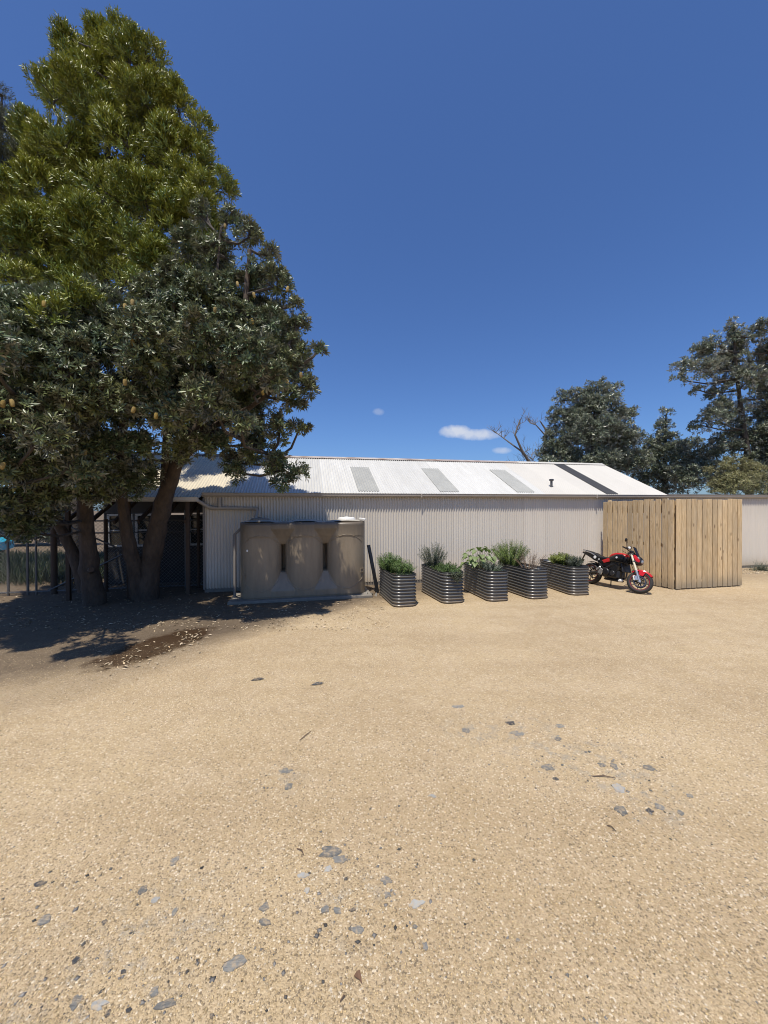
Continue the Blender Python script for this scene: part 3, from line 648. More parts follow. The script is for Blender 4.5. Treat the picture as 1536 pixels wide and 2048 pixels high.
for lu, z in ((.12, .55), (TL-.12, .60)):
    d = tdepth(lu, z); R3 = Matrix.Rotation(rad(-35 if lu < 1 else 35), 3, 'Z'); b = MB()
    for dx, dz, sx, sz in ((-.045, 0, .018, .11), (.045, 0, .018, .11), (0, .045, .11, .018), (0, -.045, .11, .018)): b.box(Vector((lu, -d-.006, z)) + R3 @ Vector((dx, 0, dz)), (sx, .03, sz), R3)
    b.box(Vector((lu, -d-.0, z)), (.075, .012, .075), R3); b.build('outlet_boss', M['tank'], tank, True)
b = MB(); b.box((.22, -tdepth(.22, 1.15)-.002, 1.18), (.05, .008, .05)); b.build('label_plate', M['white'], tank, True)
for lu, m_ in ((lobes[0]-.05, 'concrete'), (lobes[2]+.05, 'white')):
    o = MB().lathe([(.0, .045), (.18, .04), (.22, .025), (.225, 0), (.25, -.01), (.25, -.04)], (lu, 0, TH+.065), n=26).build('lid', M[m_], tank, True, True)
    MB().lathe([(.0, .015), (.05, .015), (.055, 0)], (lu, 0, TH+.108), n=12).build('lid_knob', M[m_], o, True, True)
MB().bbox((TL-.08, -.18, TH+.06), (.16, .14, .05), .012, Matrix.Rotation(rad(8), 3, 'Y')).build('overflow_cap', M['white'], tank, True)
MB().tube([(.02, .05, TH-.15), (-.13, -.02, TH-.3), (-.14, -.02, .0)], .035, 10).build('overflow_pipe', M['trimdark'], tank, True, True)
slab = MB(); slab.bbox((TL/2-.05, .0, .035), (TL+.34, 2*TD+.24, .075), .012)
o = slab.build('concrete_slab', M['concrete'], xf=None, local=True); o.matrix_world = TM @ Matrix.Translation((0, 0, -.075)); tag(o, 'thin concrete slab under the beige water tank', 'slab')
# black plank leaning behind the tank
p0, p1 = GP(755, 1186), PX(737, 1090, 10.55); p0 = p0+Vector((0, 0, .03)); ax = (p1-p0); R3 = ax.to_track_quat('Z', 'Y').to_matrix()
tag(MB().bbox((p0+p1)/2, (.10, .04, ax.length), .004, R3).build('plank', M['black'], base=True), 'black plank leaning on the shed between tank and first planter', 'plank')
for i, (px, py, w, rz, lab) in enumerate(((742, 1190, .16, .5, 'tallest broken tile shard on the slab end'), (733, 1193, .15, 1.4, 'flat broken tile shard at the tank foot'), (752, 1192, .10, 2.2, 'small broken tile shard beside the black plank'))):
    c = GP(px, py); R3 = Matrix.Rotation(rz, 3, 'Z') @ Matrix.Rotation(rad(65 if i == 0 else 15), 3, 'X'); b = MB()
    b.add([R3 @ Vector(p)*w for p in ((-.5, -.06, -.4), (.5, -.06, -.4), (.3, -.06, .2), (-.1, -.06, .55), (-.5, -.06, -.4), (-.5, .06, -.4), (.5, .06, -.4), (.3, .06, .2), (-.1, .06, .55))], [(0, 1, 2, 3), (8, 7, 6, 5), (0, 5, 6, 1), (1, 6, 7, 2), (2, 7, 8, 3), (3, 8, 5, 0)])
    zmin = min(v[2] for v in b.v); o = b.build('tile_shard', M['stonepale'], local=True); o.location = (c.x, c.y, -zmin-.004 + (.0)); tag(o, lab, 'rubble', 'broken tile shards')

# ------------------------------------------------------------------ raised beds
BW, BL, BH = .56, 1.58, .735; BR = .17; NR = 10
def bed_outline(inset=0):
    pts = []; r = BR-inset
    for cx, cy, a0 in ((BW/2-BR, BR, -90), (BW/2-BR, BL-BR, 0), (-BW/2+BR, BL-BR, 90), (-BW/2+BR, BR, 180)):
        for k in range(9): a = rad(a0+k*90/8); pts.append((cx+r*math.cos(a), cy+r*math.sin(a)))
    return pts
def ringmesh(name, f, nz, rev=False):
    base = None; V = []; Fc = []
    for j in range(nz+1):
        off, z = f(j); pts = bed_outline(-off); n = len(pts); V += [(x, y, z) for x, y in pts]
    for j in range(nz):
        for i in range(n): l = (i+1) % n; q = (j*n+i, j*n+l, (j+1)*n+l, (j+1)*n+i); Fc.append(q[::-1] if rev else q)
    return mesh_np(name, V, Fc, True)
per = 8
wall_me = ringmesh('bed_wall', lambda j: (.0155*math.cos(2*math.pi*(j/per-.5)), BH*j/(NR*per)), NR*per)
in_me = ringmesh('bed_lining', lambda j: (.0155*math.cos(2*math.pi*(j/per-.5))-.004, BH*j/(NR*per)), NR*per, True)
wall_me.materials.append(M['bed']); in_me.materials.append(M['bedin'])
rim = MB(); op = bed_outline(0); rim.tube([(x, y, BH) for x, y in op] + [(*op[0], BH)], .011, 6, False)
rim_me = None
FR = [(838, 1213), (934, 1206), (1023, 1202), (1104, 1197), (1185, 1190)]
LABB = ['dark corrugated raised garden bed nearest the water tank', 'dark corrugated raised bed with foliage trailing over its front rim', 'dark corrugated raised bed holding the broad leaved plant, middle of five', 'dark corrugated raised bed holding dry brown stems', 'dark corrugated raised bed beside the red motorcycle']
beds = []
for i, (px, py) in enumerate(FR):
    p = GP(px-4, py); c = p - UV*(BW/2-.02); mm = Matrix.Translation(c) @ Matrix.Rotation(WA + rad((2.2, 3.4, .5, 4.0, -2.5)[i]), 4, 'Z')
    t = thing('raised_bed', LABB[i], 'planter', mw=mm, group='row of dark raised garden beds'); beds.append(mm)
    w = link('bed_wall', wall_me, None, t)
    link('bed_lining', in_me, None, t)
    if rim_me is None: o = rim.build('rim', M['black'], t, True, True); rim_me = o.data
    else: link('rim', rim_me, None, t)
    pts = bed_outline(.022); n = len(pts); b = MB(); zz = BH-.13
    b.add([(x, y, zz) for x, y in pts] + [(x*.5, BL/2+(y-BL/2)*.5, zz+.035) for x, y in pts] + [(0, BL/2, zz+.04)], [(k, (k+1) % n, n+(k+1) % n, n+k) for k in range(n)] + [(n+k, n+(k+1) % n, 2*n) for k in range(n)])
    b.build('soil', M['soil'], t, True, True)

# ------------------------------------------------------------------ leaves and plants
def unit(a): return a/np.maximum(1e-6, np.linalg.norm(a, axis=-1, keepdims=True))
def leaf_mesh(name, P, D, Nn, Ln, Wd, fold=.25, mid=.55):
    D = unit(D); S_ = unit(np.cross(D, Nn)); Nn = unit(np.cross(S_, D)); Ln = Ln[:, None]; Wd = Wd[:, None]
    tip = P + D*Ln - Nn*Ln*.10; m0 = P + D*Ln*mid
    V = np.stack([P, m0 - S_*Wd + Nn*Wd*fold, tip, m0 + S_*Wd + Nn*Wd*fold], 1).reshape(-1, 3)
    k = np.arange(len(P))*4
    Fc = np.concatenate([np.stack([k, k+2, k+1], 1), np.stack([k, k+3, k+2], 1)])
    return mesh_np(name, V, Fc)
def rosettes(P, A, n, ln, wd, spread=(25, 85)):          # whorls of leaves at points P about axes A
    k = len(P); A = unit(A); ref = np.where(np.abs(A[:, 2:3]) < .9, np.array([[0, 0, 1.]]), np.array([[1., 0, 0]])); X = unit(np.cross(A, ref)); Y = np.cross(A, X)
    phi = rng.random((k, 1))*6.28 + np.arange(n)[None]*2.4 + rng.normal(0, .2, (k, n))
    sp = np.radians(spread[0] + (spread[1]-spread[0])*rng.random((k, n)))
    rad_ = X[:, None]*np.cos(phi)[..., None] + Y[:, None]*np.sin(phi)[..., None]
    D = A[:, None]*np.cos(sp)[..., None] + rad_*np.sin(sp)[..., None]
    Nn = A[:, None]*np.sin(sp)[..., None] - rad_*np.cos(sp)[..., None]
    B = P[:, None] + A[:, None]*((np.arange(n)/n-.5)*ln*.7)[None, :, None] + rad_*.008
    L_ = ln*(.7+.5*rng.random((k, n))); W_ = wd*(.8+.4*rng.random((k, n)))
    return [a.reshape(-1, a.shape[-1]) for a in (B, D, Nn)] + [L_.ravel(), W_.ravel()]
def shoots(P, A, n, twig, ln, wd, ang=(20, 60)):          # twigs with narrow leaves along them
    k = len(P); A = unit(A); ref = np.where(np.abs(A[:, 2:3]) < .9, np.array([[0, 0, 1.]]), np.array([[1., 0, 0]])); X = unit(np.cross(A, ref)); Y = np.cross(A, X)
    phi = rng.random((k, 1))*6.28 + np.arange(n)[None]*2.4 + rng.normal(0, .3, (k, n)); sp = np.radians(ang[0] + (ang[1]-ang[0])*rng.random((k, n)))
    rad_ = X[:, None]*np.cos(phi)[..., None] + Y[:, None]*np.sin(phi)[..., None]
    D = A[:, None]*np.cos(sp)[..., None] + rad_*np.sin(sp)[..., None]; Nn = A[:, None]*np.sin(sp)[..., None] - rad_*np.cos(sp)[..., None]
    B = P[:, None] + A[:, None]*((np.arange(n)/n)*twig)[None, :, None]
    return [a.reshape(-1, a.shape[-1]) for a in (B, D, Nn)] + [(ln*(.7+.6*rng.random((k, n)))).ravel(), (wd*(.8+.4*rng.random((k, n)))).ravel()]
def sphere_dirs(n): return unit(rng.normal(size=(n, 3)))
def crown_points(clumps, density, sub=.36, inner=.18, flat=.95, lumps=9):
    """clumps: (centre, radius). Leaf points sit on the shells of many small lumps spread over each clump."""
    Ps, As = [], []
    for c, r in clumps:
        c = np.array(c); ns = max(4, int(lumps*(r/.8)**1.3)); d = sphere_dirs(ns); d[:, 2] = np.where(d[:, 2] < -.45, -d[:, 2], d[:, 2])
        sc = c + d*(r*(.45+.5*rng.random((ns, 1))))*np.array([1, 1, flat]); sr = r*sub*(.65+.7*rng.random(ns))
        for q, s in zip(sc, sr):
            n = max(3, int(density*s*s*12.6)); e = sphere_dirs(n); e[:, 2] = np.where((e[:, 2] < -.3) & (rng.random(n) < .6), -e[:, 2], e[:, 2])
            Ps.append(q + e*(s*(.55+.5*rng.random((n, 1))))*np.array([1, 1, .95])); As.append(e*.8 + unit(q-c+1e-6)*.35 + np.array([0, 0, .5]) + rng.normal(0, .25, (n, 3)))
        n = int(inner*density*r*r*12.6); e = sphere_dirs(n); Ps.append(c + e*r*rng.random((n, 1))**.5*.9); As.append(e + np.array([0, 0, .4]))
    return np.concatenate(Ps), np.concatenate(As)
def local_np(P, root): return P - np.array(WMAT[root].to_translation())
def stems_to(clumps, nodes, r0=.035, r1=.010, per=3):
    b = MB(); nod = [Vector(n) for n in nodes]
    for c, r in clumps:
        c = Vector(c); nn = min(nod, key=lambda n: (n-c).length + max(0, n.z-c.z)*1.5)
        mid = (nn+c)/2 + Vector((random.uniform(-.2, .2), random.uniform(-.2, .2), -.08*(nn-c).length)); b.tube([nn, mid, c], [r0*min(1.6, .5+r), r0*.7, r1*1.6], 6)
        for _ in range(per):
            d = Vector(sphere_dirs(1)[0]); d.z = abs(d.z)*.7; e = c + d*r*.85; s = mid.lerp(c, random.uniform(.3, 1)); b.tube([s, (s+e)/2 + Vector((0, 0, .06)), e], [r1*1.6, r1*1.1, r1*.4], 5)
    return b
def densify(pts, k=4):
    out = []
    for a, e in zip(pts[:-1], pts[1:]):
        for i in range(k): out.append(Vector(a).lerp(Vector(e), i/k))
    return out + [Vector(pts[-1])]
def limb(b, pts, r0, r1, n=12, wob=.06):
    q = densify(pts, 4); m = len(q); rs_ = [r0 + (r1-r0)*(i/(m-1))**.8 for i in range(m)]
    for i in range(1, m-1): q[i] += Vector((random.uniform(-1, 1), random.uniform(-1, 1), 0))*rs_[i]*wob*2; rs_[i] *= random.uniform(.94, 1.07)
    b.tube(q, rs_, n); return q

# ---- the tall bright wattle and the dark banksia on the left
def clump_px(lst): return [(PX(x, y, d), r*d/F) for x, y, r, d in lst]
WBX = PX(150, 1100, 12.2); wat = thing('wattle_tree', 'tall bright yellow green tree rising above the dark banksias at left', 'tree', (WBX.x, WBX.y, 0))
b = MB(); nodes = []
nodes += limb(b, [Vector((WBX.x, WBX.y, -.05)), PX(165, 900, 12.0), PX(190, 700, 11.9), PX(205, 500, 12), PX(215, 330, 12), PX(225, 110, 12)], .26, .04)
b.build('trunk', M['bark2'], wat, smooth=True)
b = MB(); nodes += limb(b, [PX(165, 900, 12.0), PX(120, 700, 11.8), PX(95, 480, 11.9), PX(120, 240, 12.1)], .13, .03); b.build('limb', M['bark2'], wat, smooth=True)
b = MB(); nodes += limb(b, [PX(190, 700, 11.9), PX(280, 560, 12), PX(330, 430, 12), PX(370, 300, 12)], .11, .025, 8); b.build('limb', M['bark2'], wat, smooth=True)
WC = [(134, 74, 20, 12.4), (142, 120, 26, 12.4), (215, 92, 28, 12.2), (243, 74, 26, 12), (180, 140, 44, 11.9), (262, 122, 46, 11.8), (312, 118, 28, 11.8), (112, 200, 38, 11.8), (190, 215, 56, 11.4), (290, 210, 56, 11.4), (355, 215, 32, 11.6), (130, 290, 54, 11.1), (75, 305, 30, 11.6), (250, 290, 60, 10.9), (345, 300, 54, 11.2), (400, 270, 34, 11.5), (418, 335, 26, 11.4), (445, 372, 26, 11.3), (380, 385, 46, 11.1), (210, 385, 50, 10.6), (290, 395, 52, 10.7), (90, 390, 56, 10.8), (25, 395, 46, 10.8), (170, 470, 56, 10.3), (262, 480, 54, 10.2), (312, 512, 26, 10.2), (75, 480, 58, 10.4), (15, 490, 50, 10.4), (120, 560, 50, 10.5), (215, 555, 52, 10.5), (45, 560, 44, 10.5),
      (180, 200, 70, 13.4), (280, 230, 74, 13.4), (90, 310, 60, 13.2), (220, 400, 80, 12.8), (350, 400, 60, 12.8), (60, 470, 70, 12.8), (215, 120, 44, 13), (200, 520, 80, 12.2), (400, 440, 46, 11), (350, 480, 56, 10.8), (425, 500, 40, 11), (330, 560, 56, 10.5), (390, 560, 44, 10.6), (100, 640, 36, 6.9), (30, 560, 40, 9.5), (255, 560, 30, 9.7), (165, 610, 34, 7.4)]
cl = clump_px(WC); P, A = crown_points(cl, 105, .33, .16, lumps=7); A[:, 2] += .35
me = leaf_mesh('crown', *[x if i else local_np(x, wat) for i, x in enumerate(shoots(P, A, 10, .17, .125, .0150))]); o = link('crown', me, M['wattle'], wat); o['kind'] = 'stuff'
stems_to(cl, nodes).build('branches', M['bark2'], wat, smooth=True)['kind'] = 'stuff'
print('wattle leaves', len(me.polygons))

def banksia_crown(t, cl, nodes, dens=72):
    P, A = crown_points(cl, dens, .33, .38)
    me = leaf_mesh('crown', *[x if i else local_np(x, t) for i, x in enumerate(rosettes(P, A, 11, .115, .0175))]); o = link('crown', me, M['banksia'], t); o['kind'] = 'stuff'
    print('banksia leaves', len(me.polygons)); stems_to(cl, nodes, .04, .012).build('branches', M['bark2'], t, smooth=True)['kind'] = 'stuff'
lb = thing('banksia_tree', 'dark banksia with twin leaning trunks at the left edge', 'tree', GP(190, 1206), group='banksia trees by the tank')
b = MB(); nodes = limb(b, [GP(190, 1208)-EZ*.05, PX(180, 1140, 9.05), PX(174, 1060, 8.9), PX(168, 980, 8.6), PX(150, 880, 8.2), PX(130, 760, 7.8), PX(120, 640, 7.6)], .24, .05)
b.build('trunk', M['bark'], lb, smooth=True)
b = MB(); nodes += limb(b, [PX(172, 1182, 9.3), PX(148, 1110, 9.3), PX(118, 1050, 9.2), PX(90, 970, 8.6), PX(50, 860, 7.8), PX(20, 740, 7.4)], .17, .03); b.build('limb', M['bark'], lb, smooth=True)
b = MB(); q0 = PX(181, 1142, 9.0); q1 = PX(183, 1139, 8.72); b.tube([q0, q1], [.085, .06], 10); o = b.build('branch_stub', M['bark'], lb, smooth=True)
b = MB(); b.tube([q1, q1+(q1-q0).normalized()*.006], .05, 10); b.build('cut_face', M['timberpost'], o)
for pts, r0, r1 in (([PX(168, 980, 8.6), PX(110, 960, 7.8), PX(40, 970, 7.0)], .07, .02), ([PX(150, 880, 8.2), PX(90, 830, 7.2), PX(40, 800, 6.4)], .07, .02)):
    b = MB(); nodes += limb(b, pts, r0, r1, 9); b.build('limb', M['bark'], lb, smooth=True)
LC = [(215, 655, 48, 7.6), (130, 668, 50, 7.2), (45, 665, 54, 7), (200, 705, 52, 7.2), (120, 720, 60, 6.6), (35, 740, 58, 6.3), (150, 815, 58, 6.7), (50, 830, 64, 6.2), (190, 900, 50, 7.4), (90, 920, 58, 6.9), (15, 930, 58, 6.4), (195, 985, 36, 8.0), (130, 985, 40, 7.8), (50, 1005, 44, 7.2), (15, 1045, 32, 7.2), (90, 1035, 22, 7.8), (40, 1065, 26, 7.4), (5, 1010, 40, 6.8), (150, 940, 40, 6.6), (90, 870, 50, 6.0), (55, 600, 34, 8.6), (205, 590, 34, 8.8), (200, 800, 46, 6.8), (150, 740, 50, 6.5), (160, 960, 36, 7.4), (100, 985, 40, 7.2), (60, 1040, 34, 7.6), (220, 950, 36, 7.8),
      (210, 690, 70, 8.8), (110, 680, 80, 8.6), (180, 830, 80, 8.6), (60, 830, 85, 8.2), (100, 930, 60, 8.4), (15, 720, 80, 8.2), (200, 920, 50, 8.8), (30, 930, 70, 8.0)]
cl = clump_px(LC) + [(Vector((x, y, z)), r) for x, y, z, r in ((-6.9, 6.4, 4.4, .7), (-7.6, 7.4, 5.0, .8), (-7.2, 7.0, 3.4, .6), (-6.2, 5.4, 4.0, .55), (-5.2, 4.9, 4.4, .55), (-8.4, 8.4, 4.6, .8), (-8.0, 7.8, 4.6, .9), (-8.9, 8.7, 5.2, 1.0), (-7.4, 8.7, 5.0, .9), (-9.6, 9.4, 4.8, 1.0), (-7.0, 7.6, 5.6, .9), (-6.4, 8.2, 6.2, .8), (-6.9, 5.6, 4.4, .8), (-7.8, 6.4, 4.8, .9), (-8.6, 7.2, 4.6, .9), (-7.5, 5.2, 5.0, .7), (-9.0, 8.0, 4.0, .8))]
banksia_crown(lb, cl, nodes)

ban = thing('banksia_tree', 'big dark banksia with yellow flower spikes leaning over the water tank', 'tree', GP(288, 1196), group='banksia trees by the tank')
nodes = []
b = MB(); nodes += limb(b, [GP(292, 1198)-EZ*.05, PX(300, 1130, 9.7), PX(313, 1060, 9.5), PX(330, 990, 9.3), PX(352, 930, 9.1), PX(400, 850, 8.8), PX(455, 740, 8.5), PX(490, 620, 8.4), PX(500, 500, 8.5)], .30, .04); b.build('trunk', M['bark'], ban, smooth=True)
for pts, r0, r1 in (([PX(278, 1190, 9.65), PX(266, 1120, 9.4), PX(250, 1050, 9.2), PX(243, 980, 8.9), PX(245, 860, 8.5), PX(255, 720, 8.2)], .21, .05),
                    ([PX(352, 930, 9.1), PX(430, 850, 8.7), PX(500, 815, 8.3), PX(560, 770, 8.1), PX(600, 730, 8.0)], .10, .02),
                    ([PX(330, 990, 9.3), PX(335, 850, 8.7), PX(330, 720, 8.2), PX(350, 600, 8.2)], .12, .03),
                    ([PX(400, 850, 8.8), PX(470, 870, 8.5), PX(540, 910, 8.2), PX(580, 950, 8.0)], .06, .015),
                    ([PX(245, 860, 8.5), PX(270, 760, 7.4), PX(300, 680, 6.9)], .08, .02),
                    ([PX(352, 930, 9.1), PX(370, 820, 8.2), PX(390, 720, 7.3)], .08, .02),
                    ([PX(455, 740, 8.5), PX(430, 600, 8.6), PX(440, 480, 8.8)], .06, .02)):
    b = MB(); nodes += limb(b, pts, r0, r1, 9); b.build('limb', M['bark'], ban, smooth=True)
BC = [(462, 440, 24, 9), (500, 475, 30, 8.9), (538, 512, 22, 8.8), (435, 510, 44, 9), (500, 560, 44, 8.6), (555, 575, 36, 8.4), (592, 612, 16, 8.3), (470, 640, 48, 8.2), (550, 655, 42, 8.2), (600, 700, 28, 8.1), (638, 700, 14, 8.0), (560, 730, 46, 7.9), (618, 775, 24, 8.0), (585, 800, 34, 8.0), (480, 740, 48, 7.7), (395, 600, 46, 8.4), (385, 690, 56, 7.6), (300, 655, 48, 7.2), (300, 740, 56, 6.9), (250, 690, 40, 7.0), (420, 800, 52, 7.4), (335, 830, 54, 7.0), (245, 810, 52, 6.9), (560, 865, 32, 8.1), (600, 855, 18, 8.1), (500, 905, 30, 8.2), (555, 930, 32, 8.0), (598, 945, 22, 8.0), (565, 965, 22, 7.9), (470, 945, 22, 8.3), (415, 885, 36, 8.1), (360, 905, 34, 8.3), (280, 900, 46, 7.7), (265, 975, 26, 8.2), (600, 650, 18, 8.3), (335, 570, 44, 8.8), (380, 500, 40, 9.3), (400, 430, 26, 9.6), (290, 590, 34, 8.4),
      (430, 690, 64, 9.2), (330, 670, 70, 8.8), (520, 640, 50, 9.2), (300, 790, 70, 8.6), (440, 810, 50, 8.9), (520, 740, 50, 9.0), (420, 570, 50, 9.4), (480, 850, 30, 6.9), (500, 690, 50, 6.9),
      (400, 870, 50, 9.3), (430, 800, 66, 9.2), (500, 800, 56, 9.1), (370, 720, 76, 9.0), (450, 700, 70, 8.9), (540, 730, 56, 8.9), (350, 620, 66, 8.6), (430, 600, 56, 8.7), (470, 925, 30, 8.6), (520, 880, 36, 8.6), (240, 960, 36, 8.3), (300, 955, 30, 8.5), (400, 800, 46, 9.3), (470, 780, 46, 9.3), (540, 760, 46, 9.2), (590, 740, 34, 9.2), (420, 700, 50, 9.4), (500, 860, 34, 9.2), (560, 680, 44, 9.2), (360, 760, 50, 9.4), (300, 700, 60, 6.6), (400, 680, 56, 6.7), (490, 720, 50, 6.8), (545, 760, 36, 6.9), (420, 800, 46, 6.7)]
cl = clump_px(BC)
banksia_crown(ban, cl, nodes)
sp_me = None
for x, y, d in ((450, 452, 8.7), (475, 568, 8.1), (508, 590, 8.1), (575, 578, 8.0), (430, 620, 7.7), (505, 643, 7.7), (575, 765, 7.5), (602, 750, 7.6), (265, 605, 6.7), (250, 765, 6.5), (267, 820, 6.4), (312, 832, 6.5), (461, 878, 7.7), (265, 685, 6.4), (525, 785, 7.6)):
    p = PX(x, y, d); loc = p - Vector(WMAT[ban].to_translation())
    if sp_me is None:
        o = MB().lathe([(0, -.055), (.022, -.05), (.03, -.03), (.031, .03), (.022, .052), (0, .058)], n=12).build('flower_spike', M['spike'], ban, True, True); sp_me = o.data
    else: o = link('flower_spike', sp_me, None, ban)
    o.location = loc; o.rotation_euler = (random.uniform(-.3, .3), random.uniform(-.3, .3), 0)

for x, y, d in ((250, 613, 6.8), (88, 608, 6.5), (24, 806, 5.6), (6, 808, 5.6), (5, 932, 5.7), (28, 690, 5.8), (170, 905, 6.8)):
    o = link('flower_spike', sp_me, None, lb); o.location = PX(x, y, d) - Vector(WMAT[lb].to_translation()); o.rotation_euler = (random.uniform(-.3, .3), random.uniform(-.3, .3), 0)
gt = thing('grey_tree', 'thin grey foliaged tree behind the bright tree at the left edge', 'tree', PX(-40, 1160, 13).xy.to_3d())
base = Vector(WMAT[gt].to_translation()); b = MB(); nodes = limb(b, [base-EZ*.05, PX(-30, 900, 13), PX(-15, 600, 13), PX(0, 300, 13.2), PX(4, 190, 13.2)], .2, .02, 8); b.build('trunk', M['bark2'], gt, smooth=True)
cl = clump_px([(4, 195, 24, 13.2), (12, 260, 40, 13.2), (0, 330, 50, 13), (35, 350, 40, 13), (5, 430, 50, 13), (-30, 400, 60, 13), (20, 560, 50, 13), (-20, 640, 70, 13), (-50, 520, 70, 13)])
P, A = crown_points(cl, 60, .34, .3); me = leaf_mesh('crown', *[x if i else local_np(x, gt) for i, x in enumerate(shoots(P, A, 11, .2, .10, .008))]); o = link('crown', me, M['greyleaf'], gt); o['kind'] = 'stuff'
stems_to(cl, nodes, .03, .01).build('branches', M['bark2'], gt, smooth=True)['kind'] = 'stuff'

# ---- trees behind the shed
def far_tree(name, label, px_base, d, trunk, lst, leaf='farleaf', density=17, ln=.17, wd=.030, n=8, r0=.22, bark='bark2', vis=None):
    p0 = PX(px_base, 1060, d); t = thing(name, label, 'tree', (p0.x, p0.y, 0), group='trees behind the shed')
    b = MB(); nodes = limb(b, [Vector((p0.x, p0.y, -.05))] + [PX(x, y, d+dd) for x, y, dd in trunk], r0, .04, 9); b.build('trunk', M[bark], t, smooth=True)
    cl = clump_px([(x, y, r, d+dd) for x, y, r, dd in lst]); P, A = crown_points(cl, density, .33, .35)
    me = leaf_mesh('crown', *[x if i else local_np(x, t) for i, x in enumerate(rosettes(P, A, n, ln, wd, (20, 90)))]); o = link('crown', me, M[leaf], t); o['kind'] = 'stuff'
    stems_to(cl, nodes, .05, .016).build('branches', M['bark2'], t, smooth=True)['kind'] = 'stuff'; print(name, len(me.polygons)); return t
far_tree('evergreen_tree', 'dense rounded dark evergreen behind the shed beside the dead tree', 1180, 23, [(1182, 960, 0), (1185, 880, 0), (1190, 800, 0)],
   [(1195, 785, 24, 0), (1225, 790, 20, -.6), (1235, 775, 12, -.4), (1160, 805, 32, 0), (1120, 800, 17, .3), (1200, 825, 42, -.8), (1245, 835, 26, 0), (1135, 850, 40, 0), (1110, 890, 32, .4), (1185, 880, 48, -1.2), (1230, 880, 40, -.4), (1120, 930, 42, 0), (1180, 940, 48, -1), (1235, 930, 40, 0), (1268, 880, 22, .2), (1275, 925, 28, 0), (1170, 850, 45, 1.2), (1215, 900, 45, 1.4)])
far_tree('evergreen_tree', 'small silvery topped evergreen between the rounded and the tall tree', 1330, 24, [(1330, 960, 0), (1330, 880, 0), (1332, 830, 0)],
   [(1332, 828, 14, 0), (1330, 850, 18, 0), (1318, 880, 26, 0), (1345, 885, 24, -.3), (1300, 905, 28, .2), (1365, 905, 26, 0), (1330, 925, 40, -.6), (1385, 890, 20, .5), (1290, 945, 30, 0), (1360, 955, 40, -.4), (1300, 975, 36, 0)])
far_tree('evergreen_tree', 'tallest evergreen at the right edge with an open crown and bare trunk', 1500, 21, [(1498, 960, 0), (1492, 880, 0), (1480, 800, 0), (1470, 720, 0), (1468, 660, 0)],
   [(1467, 655, 16, 0), (1480, 680, 26, 0), (1430, 690, 28, -.3), (1400, 705, 22, .2), (1370, 735, 22, 0), (1360, 760, 14, 0), (1410, 745, 32, -.6), (1460, 730, 40, .5), (1520, 670, 30, 0), (1535, 720, 35, .3), (1500, 760, 36, -.4), (1440, 785, 26, .4), (1395, 780, 14, 0), (1470, 820, 34, 0), (1520, 830, 34, .4), (1430, 840, 30, -.4), (1400, 850, 18, .2), (1480, 870, 34, .5), (1530, 880, 36, 0), (1440, 895, 34, .6), (1410, 930, 34, .8), (1380, 960, 36, 1), (1450, 960, 36, 1.2), (1530, 940, 36, .8), (1580, 780, 60, 0), (1590, 880, 60, .5), (1570, 700, 40, 0)], density=18)
far_tree('shrub', 'sunlit pale olive bush low against the tall right tree trunk', 1468, 18.5, [(1468, 985, 0), (1470, 960, 0)],
   [(1470, 930, 24, 0), (1445, 950, 26, 0), (1500, 950, 26, .2), (1470, 970, 34, -.4), (1515, 975, 24, 0), (1430, 975, 20, 0)], leaf='farlight', density=55, ln=.11, wd=.018, r0=.08)
for pxb, dd, lst, lab in ((1560, 20, [(1560, 950, 60, 0), (1600, 900, 70, 0), (1640, 960, 70, 0), (1540, 990, 30, 0)], 'dark evergreen cut by the right edge of the picture'),):
    far_tree('evergreen_tree', lab, pxb, dd, [(pxb, 960, 0), (pxb, 900, 0)], lst)
far_tree('tree', 'green tree glimpsed through the gap far left beyond the fence', 112, 24, [(112, 1000, 0), (112, 970, 0)], [(112, 985, 22, 0), (135, 990, 20, .3), (90, 1000, 22, 0), (120, 1015, 26, -.5), (60, 1010, 24, 0), (20, 1020, 34, 0), (150, 1020, 24, 0), (30, 1062, 36, .5), (95, 1060, 36, .5), (145, 1062, 30, .5), (-20, 1060, 40, 2)], leaf='farleaf', density=40)

dead = thing('dead_tree', 'bare dead tree with forked grey branches behind the shed roof', 'tree', PX(1085, 1060, 24).xy.to_3d(), group='trees behind the shed')
b = MB(); rr = random.Random(5); bp0 = Vector(WMAT[dead].to_translation())
def deadbranch(b, p, d, ln, r, lev):
    pts = [p]; q = p.copy(); dd = d.copy()
    for k in range(4):
        dd = (dd + Vector((rr.uniform(-.28, .28), rr.uniform(-.28, .28), rr.uniform(-.12, .22)))).normalized(); q = q+dd*ln/4; pts.append(q.copy())
    b.tube(pts, [r*(1-.17*k) for k in range(5)], 5)
    if lev > 0:
        for k in range(rr.choice((2, 3, 4))):
            i = rr.choice((1, 2, 3, 4)); nd = (dd + Vector((rr.uniform(-1, 1), rr.uniform(-.8, .8), rr.uniform(-.1, .9)))).normalized(); deadbranch(b, pts[i], nd, ln*rr.uniform(.45, .7), r*.5, lev-1)
tr = MB(); nd = limb(tr, [bp0-EZ*.05, PX(1085, 960, 24), PX(1090, 890, 24), PX(1092, 860, 24), PX(1080, 842, 24)], .20, .035, 8); tr.build('trunk', M['deadbark'], dead, smooth=True)
